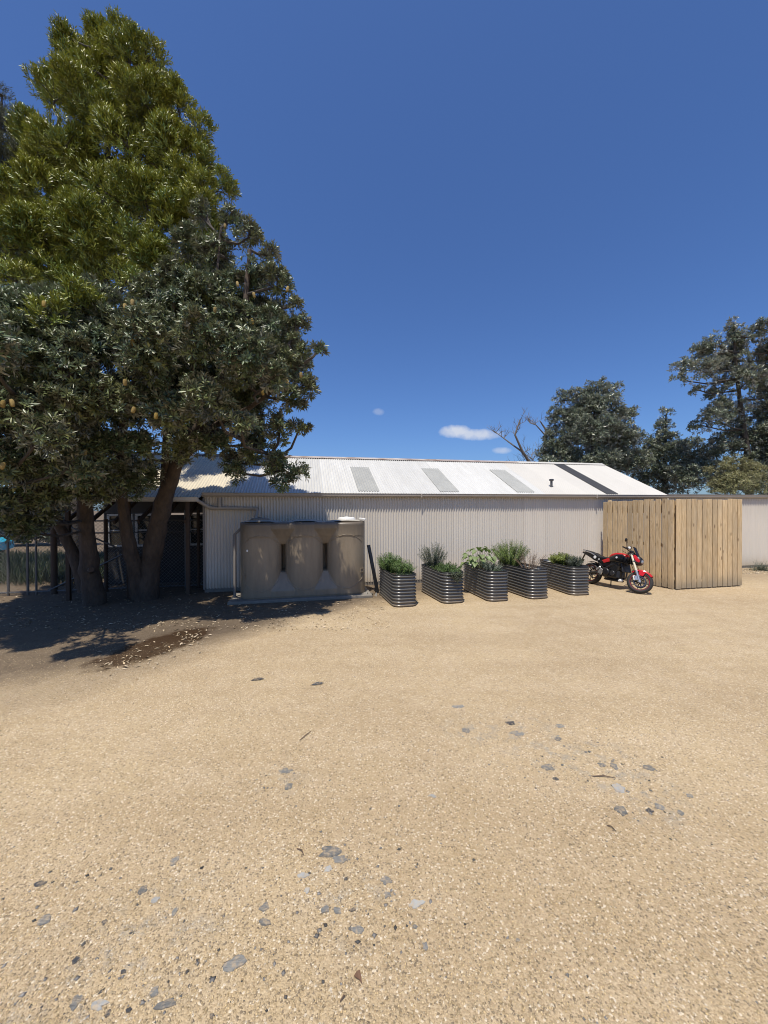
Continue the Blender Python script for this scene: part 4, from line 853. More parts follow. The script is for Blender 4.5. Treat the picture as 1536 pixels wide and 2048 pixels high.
for pts, r in (([PX(1083, 960, 24), PX(1046, 905, 23.6), PX(1030, 870, 23.4), PX(1040, 840, 23.3)], .11), ([PX(1046, 905, 23.6), PX(1012, 880, 23.8), PX(992, 865, 24)], .06), ([PX(1090, 870, 24), PX(1072, 850, 23.8), PX(1060, 846, 23.7)], .05)):
    q = limb(b, pts, r, r*.35, 7)
    for _ in range(8):
        p = rr.choice(q[4:]); deadbranch(b, p, Vector((rr.uniform(-.8, .8), rr.uniform(-.5, .5), rr.uniform(.1, 1))).normalized(), rr.uniform(.3, .7), .022, 2)
for _ in range(16): deadbranch(b, PX(1060+rr.uniform(-20, 20), 915+rr.uniform(-8, 25), 23.7), Vector((rr.uniform(-1, 1), rr.uniform(-.6, .6), rr.uniform(.0, .8))).normalized(), rr.uniform(.5, .9), .020, 2)
b.build('branches', M['deadbark'], dead, smooth=True)['kind'] = 'stuff'

# ---- plants in the beds
def L2(i, x, y, z): return beds[i] @ Vector((x*.82, y*1.2, z))
LM = {}
for nm, top, un in (('herb', (.115, .185, .05), (.15, .19, .08)), ('grey', (.105, .125, .085), (.17, .18, .14)), ('lime', (.23, .27, .06), (.18, .20, .09)), ('broad', (.14, .22, .045), (.19, .23, .09)), ('dusky', (.075, .115, .05), (.11, .12, .08)), ('fennel', (.17, .235, .06), (.16, .19, .09)), ('dry', (.20, .14, .09), (.22, .16, .11)), ('silver', (.20, .23, .17), (.26, .27, .22))): LM[nm] = leafmat('plant_'+nm, top, un, .5, .22, .4)
M['stem'] = mat('plant_stem', (.10, .115, .05), .7, islandvar=.3); M['drystem'] = mat('dry_stem', (.17, .115, .075), .85, islandvar=.4)
def plant(name, label, i, x, y, h, sx, sy, ns, leaf, nl=16, ln=.035, wd=.007, stem='stem', lean=.25, droop=0, z0=None, sr=.0028, ang=(25, 75), bare=.0):
    z = BH-.115 if z0 is None else z0; c = L2(i, x, y, z) if i is not None else Vector((x, y, z))
    t = thing(name, label, 'plant', c, group='plants growing in the raised beds' if i is not None else None); b = MB(); P, A, S2 = [], [], []
    R3 = Matrix.Rotation(WA, 3, 'Z')
    for k in range(ns):
        a = random.random()*6.28; q = math.sqrt(random.random()); off = R3 @ Vector((math.cos(a)*q*sx, math.sin(a)*q*sy, 0)); hh = h*(.6+.45*random.random())*(1-.35*q*q)
        ld = R3 @ Vector((math.cos(a)*q, math.sin(a)*q, 0))*lean*hh/max(.2, h)*h + Vector((random.gauss(0, .03), random.gauss(0, .03), 0))
        p0 = c+off*.55; p1 = c+off*.8+ld*.5+EZ*hh*.6; p2 = c+off+ld*1.15+EZ*(hh-droop*q*h)
        b.tube([p0, p1, p2], [sr, sr*.8, sr*.35], 4)
        for j in range(nl):
            f = bare+(1-bare)*(j+random.random())/nl; pt = p0.lerp(p1, f*2) if f < .5 else p1.lerp(p2, f*2-1); P.append(pt); dr = (p1-p0) if f < .5 else (p2-p1); A.append(dr)
    P, A = np.array([tuple(p) for p in P]), np.array([tuple(p) for p in A])
    me = leaf_mesh('foliage', *[q_ if k_ else q_-np.array(c) for k_, q_ in enumerate(rosettes(P, A, 3, ln, wd, ang))]); o = link('foliage', me, LM[leaf], t); o['kind'] = 'stuff'
    b.build('stems', M[stem], t)['kind'] = 'stuff'; return t
plant('herb_bush', 'tall bright green bushy herb at the back of the first bed', 0, -.12, .92, .52, .26, .32, 120, 'herb', 18, .045, .0065)
plant('herb_bush', 'shorter green herb bush at the right of the first bed', 0, .12, .42, .44, .22, .24, 90, 'herb', 16, .035, .006)
plant('herb_mat', 'low dark green herb mat at the front of the first bed', 0, .02, .22, .14, .24, .14, 60, 'dusky', 10, .02, .006)
plant('rosemary_bush', 'tall grey green upright bush at the back of the second bed', 1, -.04, 1.0, .74, .28, .24, 110, 'grey', 20, .032, .006, lean=.3)
plant('herb_mat', 'olive herb mounded across the front of the second bed', 1, .05, .38, .30, .29, .34, 150, 'herb', 12, .03, .008, lean=.5)
tp = plant('trailing_herb', 'dark trailing stems hanging over the second bed rim', 1, .06, -.005, .17, .22, .03, 26, 'dusky', 9, .028, .009, lean=.2)
b = MB(); P = []; A = []; c = Vector(WMAT[tp].to_translation())
for k in range(16):
    x = random.uniform(-.14, .27); p0 = L2(1, x, .05, BH+.01); p1 = L2(1, x+random.uniform(-.05, .05), -.045, BH-.01); p2 = L2(1, x+random.uniform(-.08, .08), -.05, BH-random.uniform(.06, .26)); b.tube([p0, p1, p2], .0025, 4)
    for j in range(9): P.append(p1.lerp(p2, random.random())); A.append((p2-p1))
me = leaf_mesh('foliage', *[q if k else q-np.array(c) for k, q in enumerate(rosettes(np.array([tuple(p) for p in P]), np.array([tuple(p) for p in A]), 3, .03, .009, (30, 90)))]); link('foliage', me, LM['dusky'], tp)['kind'] = 'stuff'
b.build('stems', M['stem'], tp)['kind'] = 'stuff'
# broad leaved plant: large leaves, each a part
c = L2(2, -.08, .78, BH-.115); bl = thing('broadleaf_plant', 'leafy plant with large broad yellow green leaves in the third bed', 'plant', c, group='plants growing in the raised beds'); b = MB()
for k in range(46):
    a = random.random()*6.28; q = random.uniform(.08, .46); h = random.uniform(.20, .66)*(1-.35*(q/.46)**2)
    e = c + Vector((math.cos(a)*q, math.sin(a)*q, h)); b.tube([c+Vector((math.cos(a)*.05, math.sin(a)*.05, 0)), c.lerp(e, .6)+EZ*.06, e], [.006, .005, .003], 5)
    s = random.uniform(.10, .17); out = Vector((math.cos(a), math.sin(a), -random.uniform(.15, .7))).normalized(); sd = out.cross(EZ).normalized(); up = sd.cross(out)
    lb = MB(); prof = [(0, 0), (.15, .42), (.5, .55), (.85, .32), (1.15, 0)]
    mid_ = [e + out*(t*s) - up*(.25*s*t*t) for t, w in prof]; lf = [e + out*((t-.06)*s) - sd*(w*s) - up*(.25*s*t*t) + up*(.22*s*w*2) for t, w in prof[1:4]]; rt = [e + out*((t-.06)*s) + sd*(w*s) - up*(.25*s*t*t) + up*(.22*s*w*2) for t, w in prof[1:4]]
    vs_ = mid_ + lf + rt; lb.add(vs_, [(0, 5, 1), (1, 5, 6, 2), (2, 6, 7, 3), (3, 7, 4), (0, 1, 8), (1, 2, 9, 8), (2, 3, 10, 9), (3, 4, 10)]); lb.build('leaf', LM['broad'], bl, smooth=True)
b.build('stems', M['stem'], bl)['kind'] = 'stuff'
plant('herb_bush', 'silvery small leaved herb beside the broad leaved plant', 2, .12, .52, .32, .22, .26, 110, 'silver', 12, .022, .006)
plant('herb_mat', 'low dark herb at the front corner of the third bed', 2, .1, .18, .15, .18, .1, 40, 'dusky', 10, .022, .006)
plant('fennel_bush', 'tallest feathery light green bush at the back of the fourth bed', 3, -.08, .98, .78, .33, .28, 170, 'fennel', 22, .05, .0045, lean=.35)
plant('dry_stalks', 'brown dried out stalks in the front half of the fourth bed', 3, .06, .42, .60, .26, .3, 46, 'dry', 9, .022, .004, stem='drystem', lean=.5, bare=.35, sr=.0034)
plant('herb_bush', 'lime green bush in the left of the bed next to the motorcycle', 4, -.02, .72, .40, .26, .28, 120, 'lime', 16, .045, .010, lean=.35)
plant('herb_bush', 'olive grey bush at the right of the bed next to the motorcycle', 4, .14, .40, .40, .18, .22, 90, 'grey', 16, .03, .007)
# grass tuft and mulch by the right wing
gpos = GP(1522, 1141); tuft = thing('grass_tuft', 'arching grey green grass tuft at the foot of the right wing', 'plant', gpos); P, D, Nn, Ln_, Wd_ = [], [], [], [], []; b = MB()
for k in range(150):
    a = random.random()*6.28; d = Vector((math.cos(a), math.sin(a), random.uniform(.3, 1.6))).normalized(); p = Vector((random.gauss(0, .14), random.gauss(0, .07), 0)); l = random.uniform(.25, .62); q1 = p+d*l*.5; q2 = q1 + (d+Vector((0, 0, -.55))).normalized()*l*.5; s = d.cross(EZ).normalized()*.006
    b.add([p-s, p+s, q1+s, q1-s, q2], [(0, 1, 2, 3), (3, 2, 4)])
b.build('blades', LM['grey'], tuft, True)['kind'] = 'stuff'
def mulch(n):
    p = [GP(random.gauss(1512, 24), random.gauss(1141, 4)) for _ in range(n)]; return np.array([q.x for q in p]), np.array([q.y for q in p])
pebbles('mulch', 260, 1, 2, .02, .045, M['dryleaf'], region=mulch, flat=.5, label='pale bark and leaf mulch heaped at the right wing foot')
# litter under the trees
def litter(name, n, reg, m_, label, ls=(.03, .08)):
    P = np.array([tuple(GP(*reg()) + EZ*random.uniform(.004, .015)) for _ in range(n)]); D = rng.normal(size=(n, 3)); D[:, 2] *= .12; Nn = rng.normal(0, .3, (n, 3)); Nn[:, 2] = 1
    me = leaf_mesh(name, P, D, Nn, ls[0]+(ls[1]-ls[0])*rng.random(n), .007+.008*rng.random(n), .5); return tag(link(name, me, m_), label, kind='stuff')
litter('pale_leaf_litter', 95, lambda: (lambda t, s: (220+t*190+random.gauss(0, 28), 1338-t*72+random.gauss(0, 14)))(random.random(), 0), M['dryleaf'], 'pale fallen leaves scattered round the wet patch', (.05, .12))
litter('leaf_drift', 50, lambda: (random.gauss(385, 16), random.gauss(1278, 7)), M['dryleaf'], 'drift of pale leaves at the back of the wet patch', (.04, .09))
litter('shade_leaf_litter', 1500, lambda: (random.uniform(-60, 780), random.uniform(1168, 1262)), M['dryleaf'], 'leaf litter on the shaded soil under the trees', (.03, .09))

# ------------------------------------------------------------------ pine enclosure
cor = GP(1351, 1180); EM = Matrix.Translation(cor) @ Matrix.Rotation(WA, 4, 'Z')
enc = thing('timber_enclosure', 'tall pine paling enclosure built against the shed beside the motorcycle', 'enclosure', mw=EM)
invE = EM.inverted(); inv_w = WM.inverted(); dist = (inv_w @ cor).y*-1       # metres in front of the wall
EH = 2.49
def paling(x, y, w, rz, h, dz=0, tilt=0):
    me = bpy.data.meshes.new('paling'); b = MB(); b.bbox((0, 0, h/2), (w, .02, h), .003); me.from_pydata(b.v, [], b.f); me.materials.append(M['wood'])
    o = link('paling', me, None, enc); o.location = (x, y, dz); o.rotation_euler = (0, tilt, rz); return o
n1 = 13; len2 = (GP(1482, 1172)-cor).length; s2 = len2/n1
for k in range(n1): paling((k+.5)*s2, random.uniform(-.002, .003), s2-.024+random.uniform(-.006, .004), 0, EH-.03+random.uniform(-.018, .018), .03+random.uniform(-.01, .01), random.uniform(-.004, .004))
len1 = dist-.30; s1 = len1/13
SK = .125
for k in range(13): paling(-.02 + random.uniform(-.002, .002) - SK*(k+.5)*s1, .02+(k+.5)*s1, s1-.026, rad(90)+SK, EH-.03-(.0 if k < 3 else .012)+random.uniform(-.022, .022), .03+random.uniform(-.01, .01), random.uniform(-.003, .003))
for k in range(n1-1): paling((k+1)*s2, .05, .08, 0, EH-.10, .03)
for k in range(12): paling(.03-SK*(k+1)*s1, .02+(k+1)*s1, .08, rad(90)+SK, EH-.10 if k else 2.0, .03)
for z in (.3, 1.2, 2.28):
    MB().box((len2/2, .082, z), (len2-.06, .04, .09)).build('rail', M['wood'], enc, True)
    MB().box((.062-SK*len1/2, .02+len1/2, z), (.04, len1-.06, .09 if z < 2 else .36), Matrix.Rotation(SK, 3, 'Z')).build('rail', M['wood'], enc, True)
for x, y in ((.07, .12), (len2-.06, .12), (.10-SK*(len1-.1), len1-.1), (.10-SK*len1*.35, len1*.35), (len2-.06, len1-.1)): MB().bbox((x+.03, y, EH/2+.0), (.09, .09, EH+ (.05 if y > .2 else -.1)), .006).build('post', M['wood'], enc, True)
for k in range(13):
    if k % 1 == 0: paling(len2-.0, .05+(k+.5)*s1, s1-.012, rad(90), EH-.05, .03)

# ------------------------------------------------------------------ motorcycle
fw = GP(1277, 1187); hd = Vector((.36, -.933, 0)).normalized(); BM = Matrix.Translation(fw - hd*1.46) @ Matrix.Rotation(math.atan2(hd.y, hd.x), 4, 'Z') @ Matrix.Rotation(rad(-9), 4, 'X')
bike = thing('motorcycle', 'red and black motorcycle on its side stand by the pine enclosure', 'motorcycle', mw=BM)
RX = Matrix.Rotation(rad(90), 3, 'X')
SP = Vector((1.17, 0, .90)); SAX = Vector((-.42, 0, .907)); STEER = Matrix.Translation(SP) @ Matrix.Rotation(rad(30), 4, SAX) @ Matrix.Translation(-SP)
def wheel(name, c, R, tw, xf, discs):
    b = MB(); prof = []
    for k in range(12): a = 2*math.pi*k/12; prof.append((R-.052 + .052*math.cos(a)*1.0, tw*math.sin(a)))
    b.lathe(prof, c, RX, 36, True); w = b.build(name, M['rubber'], bike, True, True, xf=xf)
    b = MB(); b.lathe([(R-.10, -tw*.75), (R-.075, -tw*.8), (R-.075, tw*.8), (R-.10, tw*.75), (R-.105, 0)], c, RX, 32, True); b.build('rim', M['black'], w, True, True, xf=xf)
    b = MB()
    for s in (-1, 1): b.lathe([(R-.079, s*tw*.84), (R-.085, s*tw*.84), (R-.085, s*tw*.78), (R-.079, s*tw*.78)], c, RX, 32, True)
    b.build('rim_stripe', M['red'], w, True, True, xf=xf)
    for k in range(10):
        a = 2*math.pi*(k+ (.25 if k % 2 else 0))/10; d = Vector((math.cos(a), 0, math.sin(a))); MB().tube([Vector(c)+d*.03, Vector(c)+d*(R-.10)], [.012, .008], 6).build('spoke', M['black'], w, True, True, xf=xf)
    MB().lathe([(0, -.07), (.035, -.07), (.04, -.03), (.04, .03), (.035, .07), (0, .07)], c, RX, 16).build('hub', M['steel'], w, True, True, xf=xf)
    for s in discs:
        b = MB(); y = s*.065; b.lathe([(.148, y-.003), (.148, y+.003), (.118, y+.003), (.118, y-.003)], c, RX, 32, True); b.build('brake_disc', M['steel'], w, True, True, xf=xf)
        b = MB()
        for k in range(6): a = 2*math.pi*k/6; d = Vector((math.cos(a), 0, math.sin(a))); b.tube([Vector(c)+d*.03+EY*y, Vector(c)+d*.11+EY*y], .006, 5)
        b.build('disc_carrier', M['steel'], w, True, True, xf=xf)
    return w
FX = 1.46; FC = (FX, 0, .30); RC = (0, 0, .315)
wheel('front_wheel', FC, .30, .058, STEER, (-1, 1)); wheel('rear_wheel', RC, .315, .088, None, (-1,))
for s in (-1, 1):
    a = Vector((FX, s*.105, .30)); top = Vector((FX-.30, s*.105, .985)); ax = (top-a)
    b = MB(); b.tube([a + ax*.36, top], .026, 12); b.build('fork_tube', M['fork'], bike, True, True, xf=STEER)
    b = MB(); b.tube([a - ax*.02, a+ax*.40], [.033, .030], 12); b.bbox(a+Vector((-.075, 0, .075)), (.09, .05, .13), .012, Matrix.Rotation(rad(-20), 3, 'Y')); b.bbox(a, (.07, .05, .07), .012); b.build('fork_leg', M['silver'], bike, True, True, xf=STEER)
    b = MB(); b.bbox(a+Vector((-.12, -s*.03, .07)), (.075, .06, .13), .014, Matrix.Rotation(rad(-20), 3, 'Y')); b.build('brake_caliper', M['white'] if s < 0 else M['black'], bike, True, xf=STEER)
b = MB(); n = 15; V = []; Fc = []
for k in range(n):
    a = rad(38 + k*96/(n-1)); w = .074*(1-.35*abs(k/(n-1)-.45)); r = .325
    for y, dr in ((-w, -.045), (-w*.8, -.005), (0, .012), (w*.8, -.005), (w, -.045)): V.append(Vector((FX+(r+dr)*math.cos(a), y, .30+(r+dr)*math.sin(a))))
for k in range(n-1):
    for j in range(4): q = k*5+j; Fc.append((q, q+1, q+6, q+5))
b.add(V, Fc)
for s in (-1, 1): b.add([(FX-.06, s*.076, .60), (FX+.10, s*.076, .58), (FX+.05, s*.088, .46), (FX-.03, s*.088, .47)], [(0, 1, 2, 3)])
b.build('front_mudguard', M['red'], bike, True, True, xf=STEER)
b = MB(); b.bbox((SP.x+.01, 0, .985), (.09, .27, .035), .01); b.bbox((SP.x+.10, 0, .80), (.09, .27, .04), .01); b.build('triple_clamp', M['steel'], bike, True, xf=STEER)
b = MB(); b.loft([((1.22, 0, .86), EY, EZ, .10, .11), ((1.32, 0, .86), EY, EZ, .135, .13), ((1.40, 0, .845), EY, EZ, .12, .105), ((1.445, 0, .835), EY, EZ, .07, .06)], 16, 2.8); o = b.build('headlight', M['black'], bike, True, True, xf=STEER)
b = MB(); b.loft([((1.415, -.03, .835), EY, EZ, .075, .065), ((1.455, -.03, .83), EY, EZ, .05, .045)], 14); b.build('lens', M['lamp'], o, True, True, xf=STEER)
for s in (-1, 1):
    b = MB(); b.add([(1.20, s*.11, .985), (1.27, s*.13, .97), (1.39, s*.125, .84), (1.37, s*.125, .79), (1.30, s*.14, .81), (1.22, s*.125, .92), (1.31, s*.152, .87)], [(0, 1, 6), (1, 2, 6), (2, 3, 6), (3, 4, 6), (4, 5, 6), (5, 0, 6)]); b.build('lamp_cowl', M['red'], bike, True, True, xf=STEER)
b = MB(); V = []; Fc = []
for j in range(5):
    t = j/4; w = .14*(1-.4*t)
    for k in range(7): q = -1+2*k/6; V.append((1.36-.13*t-.07*q*q, q*w, .965+.235*t))
for j in range(4):
    for k in range(6): q = j*7+k; Fc.append((q, q+1, q+8, q+7))
b.add(V, Fc); b.add([(x-.006, y, z) for x, y, z in V], [f[::-1] for f in Fc]); b.build('windscreen', M['glassdark'], bike, True, True, xf=STEER)
b = MB(); b.bbox((1.19, 0, 1.045), (.05, .20, .10), .015, Matrix.Rotation(rad(-35), 3, 'Y')); b.build('instrument_panel', M['black'], bike, True, xf=STEER)
b = MB(); b.tube([(1.00, -.40, 1.075), (1.04, -.26, 1.085), (1.13, -.10, 1.04), (1.13, .10, 1.04), (1.04, .26, 1.085), (1.00, .40, 1.075)], .0125, 10); hb = b.build('handlebar', M['steel'], bike, True, True, xf=STEER)
for s in (-1, 1):
    MB().tube([(.99, s*.42, 1.073), (1.03, s*.29, 1.083)], .0185, 10).build('grip', M['rubber'], hb, True, True, xf=STEER)
    MB().bbox((1.055, s*.25, 1.09), (.06, .06, .055), .012).build('switch_block', M['black'], hb, True, xf=STEER)
    MB().tube([(1.10, s*.24, 1.085), (1.10, s*.32, 1.075), (1.06, s*.42, 1.065)], [.010, .008, .007], 6).build('lever', M['black'], hb, True, True, xf=STEER)
    MB().lathe([(0, .035), (.032, .035), (.034, 0), (.03, -.02), (0, -.02)], (1.10, s*.20, 1.12), n=14).build('fluid_reservoir', M['white'] if s < 0 else M['black'], hb, True, True, xf=STEER)
    MB().tube([(1.05, s*.25, 1.11), (1.04, s*.33, 1.20), (1.03, s*.38, 1.25)], .007, 6).build('mirror_stalk', M['black'], hb, True, True, xf=STEER)
    MB().loft([((1.00, s*.40, 1.275), EY, EZ, .05, .035), ((1.02, s*.40, 1.28), EY, EZ, .075, .05), ((1.05, s*.40, 1.28), EY, EZ, .05, .032)], 14).build('mirror', M['black'], hb, True, True, xf=STEER)
# tank, seat, tail
b = MB(); b.loft([((.58, 0, .845), EY, EZ, .10, .07), ((.66, 0, .90), EY, EZ, .135, .075), ((.80, 0, .945), EY, EZ, .155, .062), ((.95, 0, .955), EY, EZ, .14, .05), ((1.04, 0, .935), EY, EZ, .09, .04)], 18, 2.6); b.build('fuel_tank', M['red'], bike, True, True)
for s in (-1, 1):
    b = MB(); b.loft([((.66, s*.10, .80), EY, EZ, .08, .08), ((.84, s*.13, .845), EY, EZ, .09, .115), ((1.00, s*.15, .855), EY, EZ, .08, .12), ((1.16, s*.16, .80), EY, EZ, .03, .085)], 12, 2.6); b.build('tank_shroud', M['gloss'], bike, True, True)
    b = MB(); b.lathe([(0, .012), (.025, .010), (.028, 0)], (.90, s*.222, .865), Matrix.Rotation(rad(90 if s < 0 else -90), 3, 'X'), 16); b.build('badge', M['white'], bike, True, True)
    b = MB(); b.add([(.40, s*.145, .74), (.60, s*.155, .82), (.70, s*.165, .80), (.68, s*.165, .74), (.48, s*.16, .67), (.52, s*.172, .745)], [(0, 1, 5), (1, 2, 5), (2, 3, 5), (3, 4, 5), (4, 0, 5)]); b.build('side_panel', M['red'], bike, True, True)
    b = MB(); b.tube([(1.13, s*.05, .90), (1.0, s*.13, .76), (.70, s*.155, .62), (.46, s*.15, .47), (.42, s*.14, .36)], [.045, .036, .034, .036, .04], 10); b.build('frame_beam', M['black'], bike, True, True)
    b = MB(); b.tube([(.52, s*.12, .72), (.10, s*.12, .79), (-.22, s*.09, .87)], .018, 8); b.tube([(.46, s*.13, .52), (.16, s*.12, .77)], .014, 8); b.build('subframe', M['black'], bike, True, True)
    b = MB(); b.tube([(.14, s*.155, .86), (.02, s*.165, .91), (-.26, s*.135, .955), (-.36, s*.05, .965)], .014, 8); b.build('grab_rail', M['silver'] if s < 0 else M['black'], bike, True, True)
    b = MB(); b.bbox((.43, s*.185, .42), (.13, .02, .17), .008, Matrix.Rotation(rad(25), 3, 'Y')); b.bbox((.34, s*.185, .50), (.16, .018, .05), .008, Matrix.Rotation(rad(-40), 3, 'Y')); o = b.build('footrest_bracket', M['silver'], bike, True)
    MB().tube([(.40, s*.19, .36), (.41, s*.29, .355)], .014, 8).build('footpeg', M['rubber'], o, True, True)
b = MB(); b.loft([((.66, 0, .825), EY, EZ, .08, .035), ((.50, 0, .80), EY, EZ, .145, .045), ((.30, 0, .80), EY, EZ, .165, .05), ((.16, 0, .85), EY, EZ, .14, .05), ((-.10, 0, .885), EY, EZ, .13, .05), ((-.26, 0, .905), EY, EZ, .09, .03)], 16, 2.8); b.build('seat', M['black'], bike, True, True)
b = MB(); b.loft([((.46, 0, .70), EY, EZ, .13, .07), ((.10, 0, .78), EY, EZ, .145, .085), ((-.15, 0, .855), EY, EZ, .12, .05), ((-.36, 0, .90), EY, EZ, .06, .03)], 14, 3); tl = b.build('tail_section', M['gloss'], bike, True, True)
MB().lathe([(0, .004), (.045, .003), (.046, 0)], (.17, -.158, .80), RX, 20).build('white_sticker', M['white'], tl, True, True)
MB().lathe([(0, .004), (.020, .003), (.021, 0)], (.31, -.158, .755), RX, 16).build('white_sticker', M['white'], tl, True, True)
MB().loft([((-.355, 0, .905), EY, EZ, .055, .022), ((-.385, 0, .90), EY, EZ, .045, .016)], 10).build('tail_lamp', M['red'], tl, True, True)
b = MB(); b.box((-.36, 0, .76), (.012, .05, .25), Matrix.Rotation(rad(25), 3, 'Y')); b.bbox((-.42, 0, .63), (.012, .18, .14), .003, Matrix.Rotation(rad(25), 3, 'Y')); b.build('plate_holder', M['black'], tl, True)
b = MB(); b.bbox((-.20, 0, .965), (.24, .20, .012), .004, Matrix.Rotation(rad(8), 3, 'Y')); b.build('luggage_plate', M['steel'], bike, True)
# engine and running gear
b = MB(); b.bbox((.68, 0, .41), (.56, .32, .27), .05); b.bbox((.80, 0, .60), (.30, .33, .28), .03, Matrix.Rotation(rad(22), 3, 'Y')); b.bbox((.86, 0, .72), (.20, .33, .10), .025, Matrix.Rotation(rad(22), 3, 'Y')); en = b.build('engine', M['black'], bike, True)
MB().lathe([(0, .05), (.085, .048), (.105, .03), (.11, 0)], (.58, -.15, .43), RX, 22).build('clutch_cover', M['black'], en, True, True)
MB().lathe([(0, .04), (.06, .038), (.072, .02), (.075, 0)], (.78, -.15, .42), RX, 20).build('water_pump_cover', M['steel'], en, True, True)
for k in range(4): MB().box((.80+.02*k*0, 0, .535+k*.035), (.255, .335, .010), Matrix.Rotation(rad(22), 3, 'Y')).build('fin', M['black'], en, True)
b = MB(); b.bbox((.56, 0, .66), (.30, .24, .22), .03); b.bbox((.34, 0, .62), (.20, .20, .20), .03, Matrix.Rotation(rad(-25), 3, 'Y')); b.build('airbox_cover', M['black'], bike, True)
b = MB(); b.bbox((1.03, 0, .62), (.05, .34, .27), .012, Matrix.Rotation(rad(-18), 3, 'Y')); b.build('radiator', M['black'], bike, True)
for s in (-.07, .07): b = MB(); b.tube([(.93, s, .62), (1.04, s, .52), (1.02, s, .34), (.86, s, .25), (.60, s*.6, .24)], .021, 8); b.build('exhaust_header', M['steel'], bike, True, True)
b = MB(); b.bbox((.72, 0, .235), (.46, .24, .07), .02); b.build('belly_cover', M['black'], bike, True)
b = MB(); b.bbox((.97, -.06, .25), (.09, .12, .07), .02, Matrix.Rotation(rad(-30), 3, 'Y')); b.build('front_spoiler', M['white'], bike, True)
b = MB(); b.tube([(.55, .10, .25), (.30, .18, .33), (.16, .20, .40)], .024, 8); b.tube([(.20, .20, .38), (.12, .20, .41), (-.26, .20, .50), (-.30, .20, .51)], [.03, .055, .055, .04], 12); b.build('exhaust_silencer', M['silver'], bike, True, True)
b = MB(); b.tube([(.48, -.14, .38), (.25, -.15, .37), (0, -.13, .315)], [.045, .036, .03], 10); b.tube([(.48, .14, .38), (0, .13, .315)], [.045, .03], 10); b.build('swingarm', M['black'], bike, True, True)
b = MB(); V = []; Fc = []
for k in range(9):
    a = rad(25+k*11); r = .345
    for y in (-.085, 0, .085): V.append((r*math.cos(a), y, .315+(r+(.012 if y == 0 else 0))*math.sin(a)))
for k in range(8):
    for j in range(2): q = k*3+j; Fc.append((q, q+1, q+4, q+3))
b.add(V, Fc); b.build('rear_hugger', M['black'], bike, True, True)
b = MB(); b.tube([(.25, 0, .42), (.34, 0, .72)], .03, 10)
for k in range(7): b.lathe([(.048, -.006), (.052, 0), (.048, .006)], Vector((.25, 0, .42)).lerp(Vector((.34, 0, .72)), .15+.1*k), Matrix.Rotation(rad(17), 3, 'Y'), 12)
b.build('shock_absorber', M['steel'], bike, True, True)
b = MB(); b.tube([(.52, .15, .30), (.44, .27, .045)], .014, 8); b.bbox((.43, .28, .040), (.06, .05, .01), .003); b.build('side_stand', M['steel'], bike, True, True)
for s in (-1, 1):
    for pts in ([(1.1, s*.12, .98), (1.18, s*.17, .86), (1.05, s*.15, .74)], [(1.05, s*.25, 1.07), (1.2, s*.14, .98), (1.25, s*.12, .75), (1.38, s*.10, .50)]): MB().tube(pts, .006, 5).build('cable', M['black'], bike, True, True)

# ------------------------------------------------------------------ chain link fence on the left
fl0, fl1 = (inv_w @ GP(-40, 1188)), Vector((-.15, .75, 0)); fl0.z = 0
cf = thing('chain_link_fence', 'dark chain link fence in the shade behind the left trees', 'fence', mw=WM @ Matrix.Translation(((fl0.x+fl1.x)/2, .75, 0)))
xa, xb = fl0.x-(fl0.x+fl1.x)/2-1.2, fl1.x-(fl0.x+fl1.x)/2; FHt = 1.95
def fence_x(px): 
    o_ = inv_w @ Vector((0, 0, CAMZ)); r_ = inv_w.to_3x3() @ ray(px, 1100); return (o_+r_*((.75-o_.y)/r_.y)).x - (fl0.x+fl1.x)/2
for px, r, m_ in ((16, .03, 'steelpost'), (55, .03, 'steelpost'), (72, .025, 'steelpost'), (108, .075, 'timberpost'), (143, .025, 'steelpost'), (212, .05, 'timberpost'), (372, .04, 'steelpost'), (397, .045, 'timberpost')):
    MB().tube([(fence_x(px), 0, 0), (fence_x(px), 0, FHt+(.3 if px > 350 else .05))], r, 10).build('post', M[m_], cf, True, True)
for z in (.08, 1.62, FHt): MB().tube([(xa, 0, z), (xb, 0, z)], .02, 8).build('rail', M['steelpost'], cf, True, True)
b = MB(); sp_ = .10; Lx = xb-xa; k = -FHt
while k < Lx:
    for sgn in (1, -1):
        x0, x1 = k, k+FHt; z0, z1 = 0.06, FHt
        t0 = max(0, -x0/FHt); t1 = min(1, (Lx-x0)/FHt)
        if t1 > t0+.01:
            za, zb2 = z0+(z1-z0)*t0, z0+(z1-z0)*t1
            if sgn < 0: za, zb2 = z0+z1-za, z0+z1-zb2
            b.tube([(xa+x0+FHt*t0, .025*sgn*.1-.022, za), (xa+x0+FHt*t1, .025*sgn*.1-.022, zb2)], .0032, 3, False)
    k += sp_
b.build('wire_mesh', mat('wire', (.30, .30, .29), .5, .5), cf, True)['kind'] = 'stuff'
for (a, e) in (((102, 1186), (252, 1106)), ((134, 1045), (250, 1099))):
    p0 = Vector((fence_x(a[0]), -.06, .12 if a[1] > 1100 else 1.85)); p1 = Vector((fence_x(e[0]), -.06, 1.05 if a[1] > 1100 else 1.12)); MB().tube([p0, p1], .022, 8).build('brace', M['steelpost'], cf, True, True)
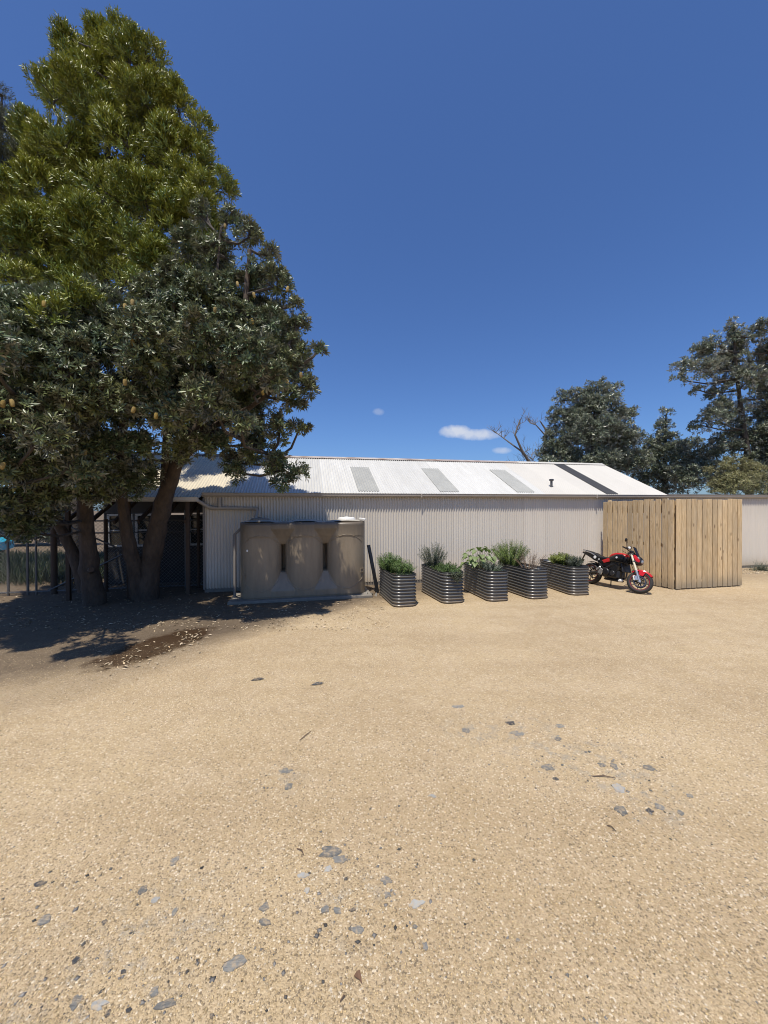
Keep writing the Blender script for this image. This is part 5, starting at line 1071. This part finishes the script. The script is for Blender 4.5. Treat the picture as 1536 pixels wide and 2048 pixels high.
# ground cover and car seen through the fence
def blades(name, n, reg, label, h=(.25, .6)):
    P = np.array([tuple(reg()) for _ in range(n)]); D = rng.normal(0, .35, (n, 3)); D[:, 2] = 1; Nn = rng.normal(size=(n, 3)); return tag(link(name, leaf_mesh(name, P, D, Nn, h[0]+(h[1]-h[0])*rng.random(n), np.full(n, .006)), LM['dusky']), label, kind='stuff')
blades('grass', 14000, lambda: Vector((random.uniform(-19, -8.9), random.uniform(11.3, 17.5), -.01)), 'rough green grass behind the chain link fence')
car = thing('parked_car', 'bright cyan car glimpsed through the fence at the far left', 'car', mw=Matrix.Translation((-20.3, 18.0, 0)) @ Matrix.Rotation(rad(20), 4, 'Z'))
b = MB(); b.loft([((-2.05, 0, .55), EY, EZ, .70, .22), ((-1.9, 0, .62), EY, EZ, .83, .32), ((-.9, 0, .64), EY, EZ, .88, .36), ((1.0, 0, .64), EY, EZ, .88, .36), ((1.9, 0, .60), EY, EZ, .82, .30), ((2.05, 0, .55), EY, EZ, .68, .2)], 18, 4); b.loft([((-1.75, 0, .92), EY, EZ, .70, .08), ((-1.1, 0, 1.15), EY, EZ, .66, .28), ((.2, 0, 1.18), EY, EZ, .66, .30), ((1.15, 0, .95), EY, EZ, .70, .08)], 16, 4); b.build('body', M['car'], car, True, True)
for s in (-1, 1):
    MB().add([(-1.35, s*.70, 1.0), (.75, s*.715, 1.0), (.2, s*.665, 1.38), (-1.0, s*.665, 1.36)], [(0, 1, 2, 3)]).build('window', M['pane'], car, True)
    for x in (-1.3, 1.3): o = MB().lathe([(.2, -.1), (.30, -.1), (.32, -.06), (.32, .06), (.30, .1), (.2, .1)], (x, s*.80, .32), RX, 20).build('wheel', M['rubber'], car, True, True); MB().lathe([(0, -.09), (.2, -.095), (.2, .095), (0, .09)], (x, s*.80, .32), RX, 16).build('rim', M['silver'], o, True, True)
print('tris', sum(sum(len(p.vertices)-2 for p in o.data.polygons) if len(o.data.polygons) < 3000 else len(o.data.polygons)*(len(o.data.polygons[0].vertices)-2) for o in bpy.data.objects if o.type == 'MESH'), 'objects', len(bpy.data.objects))
